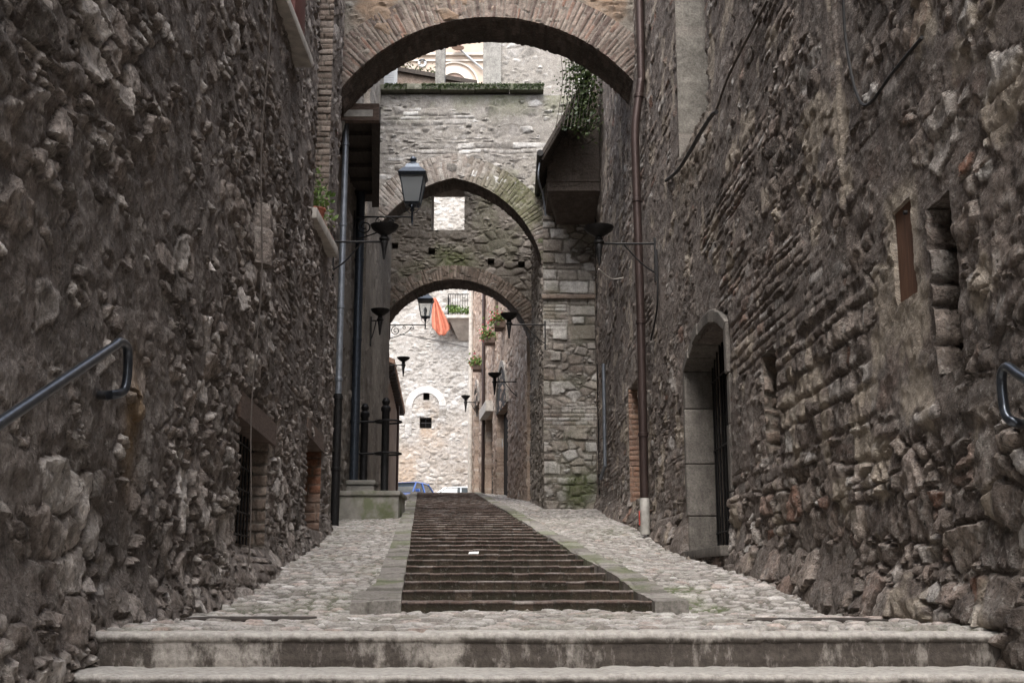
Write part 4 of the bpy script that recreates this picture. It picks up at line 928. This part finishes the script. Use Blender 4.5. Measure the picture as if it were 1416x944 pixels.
hh = rholes2[1]; b = MB(); b.prism([(rrx(hh[0]) - .25, hh[0] - .2, hh[3]), (rrx(hh[1]) - .25, hh[1] + .2, hh[3]), (rrx(hh[1]), hh[1] + .2, hh[3]), (rrx(hh[0]), hh[0] - .2, hh[3])], (0, 0, .35)); b.build('door_hood', M['sill'], row, False)
b = MB(); yy = rowy(653) - .2; b.tube([(rrx(yy) - .1, yy, 2.8), (rrx(yy) - .1, yy, 12.4)], .09, 10); tag(b.build('downpipe', M['sill']), 'pale downpipe at the far corner of the pinkish house row', 'downpipe')
b = MB(); yy = rowy(672); b.tube([(rrx(yy) - .1, yy, 2.8), (rrx(yy) - .1, yy, 12.4)], .06, 8); tag(b.build('downpipe', M['copper']), 'thin brown downpipe between the doors of the pinkish house row', 'downpipe')
b = MB(); yy = rowy(697); b.box(rrx(yy) - .06, rrx(yy) - .04, yy - .25, yy + .25, P(698, 618, yy)[2], P(698, 608, yy)[2]); tag(b.build('notice', M['paper'], None, False), 'small white notice on the near arched door of the house row', 'notice')
for nm, px, py, Y, lab, big in (('flower_box', 690, 447, None, 'flower box with bright green leaves nearest the round arch', 1.0), ('flower_box', 676, 468, None, 'dark planter with low greenery, middle of three on the house row', .8), ('flower_box', 659, 505, None, 'flower box with pink blossoms at the far end of the house row', .9)):
    yy = rowy(px + 8); c = Vector(P(px, py, yy)); fb = thing(nm, lab, 'flower box', tuple(c), 'flower boxes on the row house')
    b = MB(); b.box(c.x - .14, rrx(yy) + .02, yy - .35 * big, yy + .35 * big, c.z - .2, c.z, .02); b.build('box', M['lintel'], fb)
    pts = [tuple(c + Vector((rs.normal() * .12 - .03, rs.normal() * .25 * big, .10 + rs.normal() * .10))) for _ in range(int(420 * big))]
    leaves('foliage', pts, .085, M['leaf2'], fb, 21)
    pts = [tuple(c + Vector((rs.normal() * .12 - .05, rs.normal() * .25 * big, .12 + rs.normal() * .11))) for _ in range(110)]
    leaves('blossom', pts, .07, M['petal'], fb, 22)

# left house with eaves beyond the arches
eh = thing('eaves_house', 'brown house with sloping timber eaves beyond the round arch', 'house', (-5, 42, 3))
MB().prism([(-3.55, 31.2, 1.8), (-4.55, 47, 1.8), (-10, 47, 1.8), (-10, 31.2, 1.8)], (0, 0, 4.9)).build('wall', M['brownrender'], eh, False)
a = Vector((-3.62, 36, 6.75)); c = Vector((-4.28, 47.2, 6.75))
MB().prism([a, c, c + Vector((-6.0, 0, 2.6)), a + Vector((-6.0, 0, 2.6))], (0, 0, .16)).build('roof', M['roof'], eh, False)
for k in range(17):
    y = 36.2 + k * .65; x = -3.66 - .059 * (y - 36); MB().box(x - .6, x + .02, y, y + .09, 6.62, 6.74).build('rafter', M['timber'], eh, False)
yy = 40; MB().tube([(-4.3, 44.5, 2.8), (-4.3, 44.5, 6.7)], .05, 8).build('downpipe', M['copper'], eh)
# upper storey set back, above the eaves (light comes over it)

# ================================================================== LAMPS AND TORCH HOLDERS
def lantern(label, c, wallx, clear, sc=1.0):
    """c: bottom spike; body stands above the arm end"""
    t = thing('lantern', label, 'lantern', (wallx, c[1], c[2]), 'wall lanterns')
    x, y, z = c; m = M['lampmetal']
    def z_(v): return z + v * sc
    b = MB(); b.frustum((x, y, 0), z_(.62 + .17), .50 * sc, z_(.85), .56 * sc); b.frustum((x, y, 0), z_(.853), .54 * sc, z_(.97), .34 * sc); b.frustum((x, y, 0), z_(.972), .30 * sc, z_(1.06), .24 * sc)
    b.lathe((x, y, 0), [(.13 * sc, z_(1.06)), (.10 * sc, z_(1.10)), (.05 * sc, z_(1.12)), (.05 * sc, z_(1.14)), (.075 * sc, z_(1.18)), (.05 * sc, z_(1.23)), (.01, z_(1.25))], 14); b.build('cap', m, t)
    b = MB(); b.frustum((x, y, 0), z_(.27), .28 * sc, z_(.79), .46 * sc); gl = b.build('glass', M['clearglass'] if clear else M['lampglass'], t, False)
    b = MB()
    for i in range(4):
        a = math.pi / 4 + math.pi / 2 * i; r0 = .285 * sc / 2 * 1.414; r1 = .465 * sc / 2 * 1.414
        b.tube([(x + r0 * math.cos(a), y + r0 * math.sin(a), z_(.26)), (x + r1 * math.cos(a), y + r1 * math.sin(a), z_(.80))], .014 * sc, 6)
    b.frustum((x, y, 0), z_(.23), .26 * sc, z_(.275), .31 * sc); b.build('frame', m, t)
    b = MB(); b.lathe((x, y, 0), [(.03, z_(.3)), (.04, z_(.4)), (.055, z_(.5)), (.03, z_(.6))], 10); b.build('bulb', M['greyshutter'], t)
    b = MB(); b.lathe((x, y, 0), [(.005, z_(-.18)), (.022 * sc, z_(-.1)), (.022 * sc, z_(.1)), (.05 * sc, z_(.14)), (.03 * sc, z_(.18)), (.10 * sc, z_(.235))], 12)
    for i in range(4):
        a = math.pi / 2 * i; b.tube(curve_pts([(x + .10 * sc * math.cos(a), y + .10 * sc * math.sin(a), z_(.235)), (x + .13 * sc * math.cos(a), y + .13 * sc * math.sin(a), z_(.16)), (x + .03 * math.cos(a), y + .03 * math.sin(a), z_(.06))], 5), .009 * sc, 6)
    b.build('stem', m, t)
    b = MB(); b.tube([(wallx, y, z), (x + .01, y, z)], .018 * sc, 8); b.box(wallx - .02, wallx + .02, y - .04, y + .04, z - .5 * sc, z + .12 * sc)
    L = x - wallx
    def spiral(cx, cz, r, turns, a0, sgn):
        return [(cx + (r * (1 - .8 * k / 40)) * math.cos(a0 + sgn * turns * 2 * math.pi * k / 40), y, cz + (r * (1 - .8 * k / 40)) * math.sin(a0 + sgn * turns * 2 * math.pi * k / 40)) for k in range(41)]
    b.tube(spiral(wallx + .20 * sc, z - .20 * sc, .16 * sc, 1.6, math.pi * .5, 1), .014 * sc, 6)
    b.tube(curve_pts([(wallx + .02, y, z - .46 * sc), (wallx + .22 * sc, y, z - .40 * sc), (wallx + L * .45, y, z - .28 * sc), (wallx + L * .62, y, z - .08 * sc)], 8), .014 * sc, 6)
    b.tube(spiral(wallx + L * .62, z - .11 * sc, .08 * sc, 1.3, math.pi * .5, -1), .011 * sc, 6)
    b.tube(spiral(wallx + L * .42, z - .09 * sc, .07 * sc, 1.2, math.pi * .5, 1), .010 * sc, 6); b.build('bracket', M['iron'], t)
    return t
c = P(570, 300, 22.3); lantern('grey lantern with frosted glass on a scroll bracket above the fountain', c, AX + .06, False, 1.0)
c = P(588, 449, 33.4); lantern('dark clear glass lantern with ornate scrolls under the round arch', c, -3.52, True, .86)
tg = 'iron torch holders on wall arms'
def torch(label, c, wx, r=.20, h=.55, plate=True, mount=None):
    x, y, z = c; t = thing('torch_holder', label, 'torch holder', (wx, y, z - .2), tg)
    b = MB(); n = 24; b.lathe((x, y, z), [(.03, -.16), (.05, -.14), (r * .5, -.11), (r * .88, -.055), (r * 1.0, -.012), (r * 1.03, 0), (r * .95, -.012), (r * .6, -.06), (.01, -.08)], n); b.build('bowl', M['iron'], t)
    b = MB(); b.lathe((x, y, z), [(.012, -h), (.02, -h + .04), (.04, -h * .62), (.055, -h * .5), (.05, -h * .46), (.075, -h * .42), (.075, -h * .38), (.05, -h * .34), (.045, -.2), (.06, -.17), (.04, -.14)], 12); b.build('stem', M['iron'], t)
    za = z - .24; s = 1 if wx < x else -1
    b = MB(); b.tube([(wx, y, za), (x, y, za)], .016, 8); b.tube(curve_pts([(wx, y, za - .42), (wx + s * abs(x - wx) * .25, y, za - .28), (wx + s * abs(x - wx) * .55, y, za - .02)], 6), .012, 6)
    b.box(wx - .015, wx + .015, y - .03, y + .03, za - .55, za + .08); b.build('arm', M['iron'], t)
    return t
c = P(532, 312, 16.3); torch('black iron torch bowl with fluted cup on the left house arm', c, lwx(16.3) + .03, .20, .50)
c = P(828, 314, 15.9); torch('black iron torch bowl on the right house beside the brown downpipe', c, float(rwx(15.9)) - .02, .205, .55)
c = P(526, 428, 24.6); torch('torch bowl close against the passage house wall below the scroll lantern', c, -2.99, .20, .55)
c = P(704, 434, 25.4); torch('torch bowl on a long arm from the pale stone pier', c, PX + .02, .19, .55)
c = P(558, 494, 36); torch('torch bowl silhouetted against the pale house on the left of the square', c, -3.8, .20, .60)
c = P(684, 516, 33.0); torch('torch bowl on the house row in front of its near arched door', c, rrx(33.0) + .0, .19, .62)
c = P(644, 547, 44.0); torch('farthest and smallest torch bowl at the end of the house row', c, rrx(44.0), .17, .62)

# ================================================================== PIPES, RAILS, FOUNTAIN
def pipe(label, pts, r, mat, collars=(), group='downpipes'):
    t = thing('downpipe', label, 'downpipe', tuple(pts[-1]), group)
    MB().tube(pts, r, 14).build('pipe', mat, t)
    for z in collars:
        k = min(range(len(pts)), key=lambda i: abs(pts[i][2] - z)); p = pts[k]
        # place on the straight between neighbours
        for a, c in zip(pts, pts[1:]):
            lo, hi = min(a[2], c[2]), max(a[2], c[2])
            if lo <= z <= hi and hi > lo: f_ = (z - a[2]) / (c[2] - a[2]); p = Vector(a).lerp(Vector(c), f_)
        MB().lathe((p[0], p[1], z - .03), [(r + .006, 0), (r + .012, .005), (r + .012, .055), (r + .006, .06)], 14).build('collar', mat, t)
    return t
yp = 16.4; xp = float(rwx(yp)) - .17
za = P(880, 178, yp)[2]; zb3 = P(885, 120, yp)[2]
pts = curve_pts([(xp + .09, yp, 13), (xp + .09, yp, zb3 + .6), (xp + .08, yp, zb3 + .1), (xp + .02, yp, (za + zb3) / 2), (xp - .02, yp, za - .05), (xp - .02, yp, za - .7), (xp - .0, yp, 4), (xp, yp, gz(yp) + .5)], 6)
pp = pipe('brown copper downpipe on the right house, white guard at its foot', pts, .062, M['copper'], (2.2, 3.8, 5.6, 7.2))
MB().lathe((xp, yp, gz(yp) + .02), [(.064, 0), (.067, .01), (.067, .48), (.063, .49)], 16).build('guard', M['whiteplastic'], pp)
MB().box(xp - .085, xp - .072, yp - .06, yp + .02, gz(yp) + .14, gz(yp) + .34, .004).build('red_mark', M['redpaint'], pp)
yq = 25.4; xq = P(829, 500, yq)[0]
pipe('black iron downpipe in the corner beside the pale stone pier', [(xq, yq, 9.5), (xq, yq, 6), (xq, yq, 3), (xq, yq, gz(yq) - .1)], .06, M['iron'], (2.4, 4.2, 6))
yq = 23.0; xq = float(rwx(yq)) - .1
pipe('thin grey service pipe low on the right wall near the stone pier', [(xq, yq, 4.4), (xq, yq, 3), (xq, yq, 2.4), (xq - .04, yq + .6, 2.2)], .035, M['zinc'])
yq = 18.9; z0 = gz(yq); zj = P(470, 548, yq)[2]
xa_ = P(472, 400, yq)[0]
pipe('blue grey zinc downpipe at the corner of the left house above the black pipe', [(xa_, yq, 11), (xa_, yq, 6), (xa_, yq, zj)], .052, M['zinc'], (3.4, 4.6, 6.0, 7.4))
pipe('thick black cast iron pipe standing at the foot of the left house corner', [(xa_, yq, zj + .04), (xa_, yq, 2), (xa_, yq, z0 - .05)], .068, M['iron'], (z0 + .9, zj - .02))
yq = 22.6; xq = AX + .13
pipe('dark grey soil pipe on the recess wall behind the lantern bracket', [(xq, yq, 7.8), (xq, yq, 5), (xq, yq, 1.3)], .085, M['lampmetal'], (3.2, 4.8, 6.4))
# zinc elbow bits high on the left
b = MB(); c0 = Vector(P(488, 150, 19)); b.tube(curve_pts([tuple(c0 + Vector((-.2, 0, .2))), tuple(c0 + Vector((.0, 0, .12))), tuple(c0 + Vector((.02, .2, .5))), tuple(c0 + Vector((.02, .4, 1.6)))], 6), .05, 10)
tag(b.build('downpipe', M['zinc']), 'short pale elbow pipe above the timber balcony box', 'downpipe', 'downpipes')

def rail(label, pts, wallpts):
    t = thing('handrail', label, 'handrail', tuple(pts[0])); MB().tube(pts, .021, 14).build('tube', M['rail'], t)
    for a, c in wallpts:
        v_ = (Vector(c) - Vector(a)).normalized(); MB().tube([Vector(c) - v_ * .12, Vector(c) - v_ * .105], .045, 12).build('wall_plate', M['rail'], t)
    for a, c in wallpts: MB().tube([a, c], .012, 8).build('fixing', M['rail'], t)
    return t
def lp_(y, z, o=.10): return (lwx(y) + o, y, z)
e = onleft(166, 473, .16); f_ = onleft(-20, 598, .16)
d = (Vector(f_) - Vector(e)); f2 = Vector(e) + d * 2.2
pts = [tuple(f2), tuple(Vector(e) - (Vector(e) - f2) * .03)] + curve_pts([tuple(Vector(e) + d * .05), e, tuple(Vector(onleft(176, 482, .16))), tuple(Vector(onleft(176, 520, .16))), tuple(Vector(onleft(170, 541, .15))), tuple(Vector(onleft(152, 546, .12))), tuple(Vector(onleft(133, 546, -.02)))], 6)
pts = [tuple(f2)] + pts[2:]
rail('blue grey tubular handrail on the left wall, ending in a downward loop', pts, [((f2.x, f2.y + .3, f2.z + .05), (f2.x - .25, f2.y + .3, f2.z + .05))])
yr = 4.98; xr_ = 2.18 - .13
def rp_(px, py, o=0):
    x, y, z = ray(px, py); t = (xr_ + o) / x; return (x * t, y * t, EYE + z * t)
e = Vector(rp_(1392, 507)); f2 = Vector((xr_, e.y - 1.6, e.z - .75))
pts = [tuple(f2)] + curve_pts([tuple(e + (f2 - e) * .06), tuple(e), rp_(1385, 522), rp_(1388, 560), rp_(1394, 578), rp_(1408, 585, .04), rp_(1425, 588, .22)], 6)
rail('blue black tubular handrail on the right wall, mostly out of frame', pts, [((f2.x, f2.y + .3, f2.z + .14), (f2.x + .2, f2.y + .3, f2.z + .14))])

# fountain: trough, raised back trough, iron spout posts with rings
fx0, fx1 = P(469, 700, 21.0)[0], P(551, 700, 21.0)[0]; fz = gz(21); ft = P(510, 678, 21.0)[2]
fo = thing('fountain', 'grey stone trough with green algae on its front, beside the stair', 'fountain', ((fx0 + fx1) / 2, 21.6, fz))
m, nt, bb = ntree('trough_stone'); n1 = noise(nt, 3, 6, .65); n2 = noise(nt, 25, 5, .7)
cr = ramp(nt, [(.3, (.16, .15, .13)), (.7, (.33, .315, .28))]); nt.links.new(n1.outputs['Fac'], cr.inputs[0]); n3 = noise(nt, 1.6, 5, .6); r3_ = ramp(nt, [(.5, (0, 0, 0)), (.62, (1, 1, 1))]); nt.links.new(n3.outputs['Fac'], r3_.inputs[0])
colr = mixc(nt, mth(nt, 'MULTIPLY', r3_.outputs[0], .7), cr.outputs[0], (.085, .105, .03)); nt.links.new(colr, bb.inputs['Base Color']); bb.inputs['Roughness'].default_value = .9
bp = nd(nt, 'ShaderNodeBump', Strength=.4, Distance=.02); nt.links.new(n2.outputs['Fac'], bp.inputs['Height']); nt.links.new(bp.outputs[0], bb.inputs['Normal']); M['trough'] = m
b = MB(); b.box(fx0, fx1, 21.0, 21.14, fz - .2, ft - .09, .02); b.box(fx1 - .14, fx1 - .002, 21.14, 22.3, fz - .2, ft - .09, .02); b.box(fx0, fx1 - .14, 22.2, 22.34, fz - .2, ft - .09, .02); b.box(fx0 + .02, fx1 - .15, 21.15, 22.2, fz - .2, fz + .15); b.build('trough', M['trough'], fo)
b = MB(); b.box(fx0 - .03, fx1 + .03, 20.96, 21.17, ft - .087, ft, .025); b.box(fx1 - .16, fx1 + .03, 21.172, 22.36, ft - .087, ft, .025); b.build('rim', M['trough'], fo)
m, nt, bb = ntree('still_water'); bb.inputs['Base Color'].default_value = (.02, .03, .02, 1); bb.inputs['Roughness'].default_value = .05; M['water'] = m
MB().box(fx0 + .03, fx1 - .16, 21.16, 22.19, ft - .26, ft - .2).build('water', M['water'], fo, False)
bt_ = P(500, 664, 22.5)[2]; bx1 = P(518, 668, 22.5)[0]
b = MB(); b.box(AX + .02, bx1, 22.4, 22.95, fz - .2, bt_ - .09, .02); b.box(AX + .02, bx1 + .03, 22.36, 23.0, bt_ - .087, bt_, .03); b.build('raised_block', M['trough'], fo)
def post(label, px, pyt, Y, ringed):
    x, y, zt = P(px, pyt, Y); t = thing('iron_post', label, 'post', (x, y, gz(y)))
    b = MB(); b.lathe((x, y, gz(y)), [(.10, 0), (.10, .25), (.075, .3), (.075, zt - gz(y) - .25), (.095, zt - gz(y) - .22), (.095, zt - gz(y) - .16), (.06, zt - gz(y) - .12)], 14); b.build('shaft', M['iron'], t)
    b = MB(); b.lathe((x, y, zt - .14), [(.03, 0), (.07, .05), (.08, .10), (.05, .16), (.01, .18)], 14); b.build('finial', M['iron'], t)
    if ringed:
        for py in (583, 627):
            z = P(px, py, Y)[2]; b = MB(); b.tube([(AX + .02, y, z), (x + .02, y, z)], .022, 8)
            b.tube([(x + .05 + .26 * math.cos(a), y + .26 * math.sin(a), z) for a in np.linspace(0, 2 * math.pi, 25)], .018, 8, False); b.build('ring_arm', M['iron'], t)
post('black iron post with ball top and two hoops, beside the fountain', 534, 552, 22.9, True)
post('plain thick black iron post behind the raised fountain block', 505, 560, 23.25, False)

# cables on the right wall
def wallr(px, py, o=.06):
    x, y, z = ray(px, py); Y = 10.0
    for _ in range(30): Y = (float(rwx(Y)) - o) / x * y
    t = Y / y; return (x * t, Y, EYE + z * t)
tag(MB().tube(curve_pts([wallr(991, 155, .12), wallr(984, 160, .12), wallr(968, 185, .08), wallr(955, 208, .06), wallr(938, 235, .05), wallr(921, 250, .04)], 6), [.022] * 31, 8).build('cable', M['cable']), 'thick black cable bending across the right wall under the upper window', 'cable')
tag(MB().tube(curve_pts([wallr(1062, 0, .05), wallr(1010, 100, .05), wallr(991, 152, .08)], 6), .012, 6).build('cable', M['oldcable']), 'dusty wire slanting up the right wall from the black cable', 'cable')
tag(MB().tube(curve_pts([wallr(1275, 52, .05), wallr(1235, 100, .03), wallr(1200, 145, .04), wallr(1183, 125, .05), wallr(1170, 60, .05), wallr(1166, 0, .05)], 6), .010, 6).build('cable', M['cable']), 'loose looping wire high on the right wall', 'cable')
tag(MB().tube(curve_pts([wallr(908, 345, .05), wallr(909, 420, .05), wallr(900, 470, .05)], 6), .014, 6).build('cable', M['cable']), 'short black cable dropping below the right torch arm', 'cable')
tag(MB().tube(curve_pts([P(828, 372, 15.9), P(845, 385, 16.2), P(862, 384, 16.6)], 6), .01, 6).build('cable', M['sill']), 'pale wire drooping from the right torch stem', 'cable')

# small things on the ground
def cover(label, x0, x1, y0, y1):
    t = thing('drain_cover', label, 'drain cover', ((x0 + x1) / 2, (y0 + y1) / 2, .02)); b = MB(); b.box(x0, x1, y0, y1, -.03, .026, .008); b.build('plate', M['timber'], t)
cover('flat dark slab cover let into the cobbles near the left wall', -1.75, -1.08, 6.4, 6.75); cover('flat dark slab cover let into the cobbles near the right wall', 1.2, 1.92, 6.2, 6.5)
ky = 8 + TR * 6 + .1; kx = P(655, 759, ky)[0]; kz = gz(8 + TR * 6) + .012 + RS + .002
b = MB(); b.prism([(kx - .05, ky - .08, kz), (kx + .05, ky - .085, kz), (kx + .055, ky - .02, kz + .025), (kx - .045, ky - .02, kz + .02)], (0, 0, .003)); tag(b.build('paper_scrap', M['paper'], None, False), 'white scrap of paper lying on a dark step', 'litter')

# ================================================================== CARS
def car(label, loc, rz, paint):
    t = thing('parked_car', label, 'car', (0, 0, 0), 'cars parked in the square'); L, W = 3.9, 1.68
    def loft(secs, name, mat, par=t):
        v = []; n = len(secs[0][1])
        for xx, ring in secs: v += [(xx, yy, zz) for yy, zz in ring]
        q = [[k * n + i, k * n + (i + 1) % n, (k + 1) * n + (i + 1) % n, (k + 1) * n + i] for k in range(len(secs) - 1) for i in range(n)]
        b = bmesh.new(); vv = [b.verts.new(p) for p in v]
        for f in q: b.faces.new([vv[i] for i in f])
        b.faces.new([vv[i] for i in range(n)][::-1]); b.faces.new([vv[(len(secs) - 1) * n + i] for i in range(n)])
        mm = MB(); mm.bm.free(); mm.bm = b; return mm.build(name, mat, par, angle=40)
    def ring(w, z0, z1, wt): return [(-w, z0 + .08), (-w + .08, z0), (w - .08, z0), (w, z0 + .08), (w, (z0 + z1) / 2 + .1), (wt, z1 - .04), (wt - .1, z1), (-wt + .1, z1), (-wt, z1 - .04), (-w, (z0 + z1) / 2 + .1)]
    loft([(-1.95, ring(.70, .35, .74, .66)), (-1.85, ring(.80, .24, .82, .75)), (-1.2, ring(.84, .2, .90, .79)), (-.75, ring(.84, .2, .96, .79)), (1.2, ring(.84, .2, .97, .79)), (1.75, ring(.82, .24, .96, .77)), (1.93, ring(.76, .35, .85, .70))], 'body', paint)
    def gr_(w0, z0, w1, z1): return [(-w0, z0), (w0, z0), (w1, z1), (-w1, z1)]
    loft([(-.86, gr_(.74, .94, .735, .955)), (-.2, gr_(.76, .94, .60, 1.40)), (1.1, gr_(.76, .94, .60, 1.40)), (1.72, gr_(.72, .94, .70, .965))], 'windows', M['carglass'])
    loft([(-.28, gr_(.63, 1.385, .58, 1.40)), (.1, gr_(.63, 1.392, .57, 1.455)), (.8, gr_(.63, 1.392, .57, 1.46)), (1.2, gr_(.62, 1.385, .57, 1.41))], 'roof', paint)
    for s in (-1, 1):
        for a, c in (((-.86, .75 * s, .95), (-.22, .615 * s, 1.40)), ((.42, .765 * s, .95), (.42, .615 * s, 1.41)), ((1.72, .715 * s, .96), (1.14, .61 * s, 1.40))): MB().tube([a, c], .035, 6).build('pillar', paint, t)
        MB().box(-.75, -.60, .80 * s - .09 + (.09 * s), .80 * s + .09 + (.09 * s), .98, 1.1, .03).build('mirror', paint, t)
        MB().box(-1.93, -1.80, .62 * s - .12, .62 * s + .12, .60, .74, .04).build('headlight', M['chrome'], t)
        for xx in (-1.25, 1.25):
            wb = bmesh.new(); wm = MB()
            wm.tube([(xx, (.72) * s, .31), (xx, (.84) * s, .31)], .31, 22); wo = wm.build('wheel', M['tyre'], t); h_ = MB(); h_.tube([(xx, .838 * s, .31), (xx, .848 * s, .31)], .2, 16); h_.build('rim', M['chrome'], wo)
    MB().box(-1.96, -1.9, -.26, .26, .42, .53, .01).build('number_plate', M['paper'], t)
    t.location = loc; t.rotation_euler = (0, 0, rz); return t
car('small blue car, only its glass and roof showing over the stair top', (P(559, 670, 49.3)[0], 49.3, gz(49.3) + .01), R(72), M['blue'])
car('silver car seen side on over the stair top', (P(623, 672, 51.5)[0], 51.7, gz(51.7) + .01), R(4), M['silver'])

# ================================================================== LIGHT, CAMERA
w = bpy.data.worlds.new('World'); scene.world = w; w.use_nodes = True; nt = w.node_tree
sky = nt.nodes.new('ShaderNodeTexSky'); sky.sky_type = 'NISHITA'; sky.sun_disc = False; sky.sun_elevation = R(56); sky.sun_rotation = R(186); sky.air_density = 1.0; sky.dust_density = 4.0; sky.ozone_density = 1
hs = nt.nodes.new('ShaderNodeHueSaturation'); hs.inputs['Saturation'].default_value = .45; nt.links.new(sky.outputs[0], hs.inputs['Color']); nt.links.new(hs.outputs[0], nt.nodes['Background'].inputs['Color']); nt.nodes['Background'].inputs['Strength'].default_value = .15
sd = bpy.data.lights.new('sun', 'SUN'); sd.energy = 0.6; sd.angle = R(40); sd.color = (1, .985, .965); so = bpy.data.objects.new('sun', sd); COL.objects.link(so)
az, el = R(186), R(56)                                        # azimuth measured from +y towards +x
v = Vector((math.sin(az) * math.cos(el), math.cos(az) * math.cos(el), math.sin(el))); so.rotation_euler = v.to_track_quat('Z', 'Y').to_euler()
cam = bpy.data.cameras.new('camera'); cam.lens = 36 * F / 1416; cam.sensor_width = 36; cam.clip_end = 1000; cam.clip_start = .05
co_ = bpy.data.objects.new('camera', cam); COL.objects.link(co_); co_.location = (0, 0, EYE); co_.rotation_euler = (math.pi / 2 + PITCH, 0, 0); scene.camera = co_
scene.view_settings.view_transform = 'Standard'; scene.view_settings.look = 'None'; scene.view_settings.exposure = 1.95; scene.view_settings.gamma = 1
scene.cycles.max_bounces = 8; scene.cycles.diffuse_bounces = 5; scene.cycles.use_denoising = True
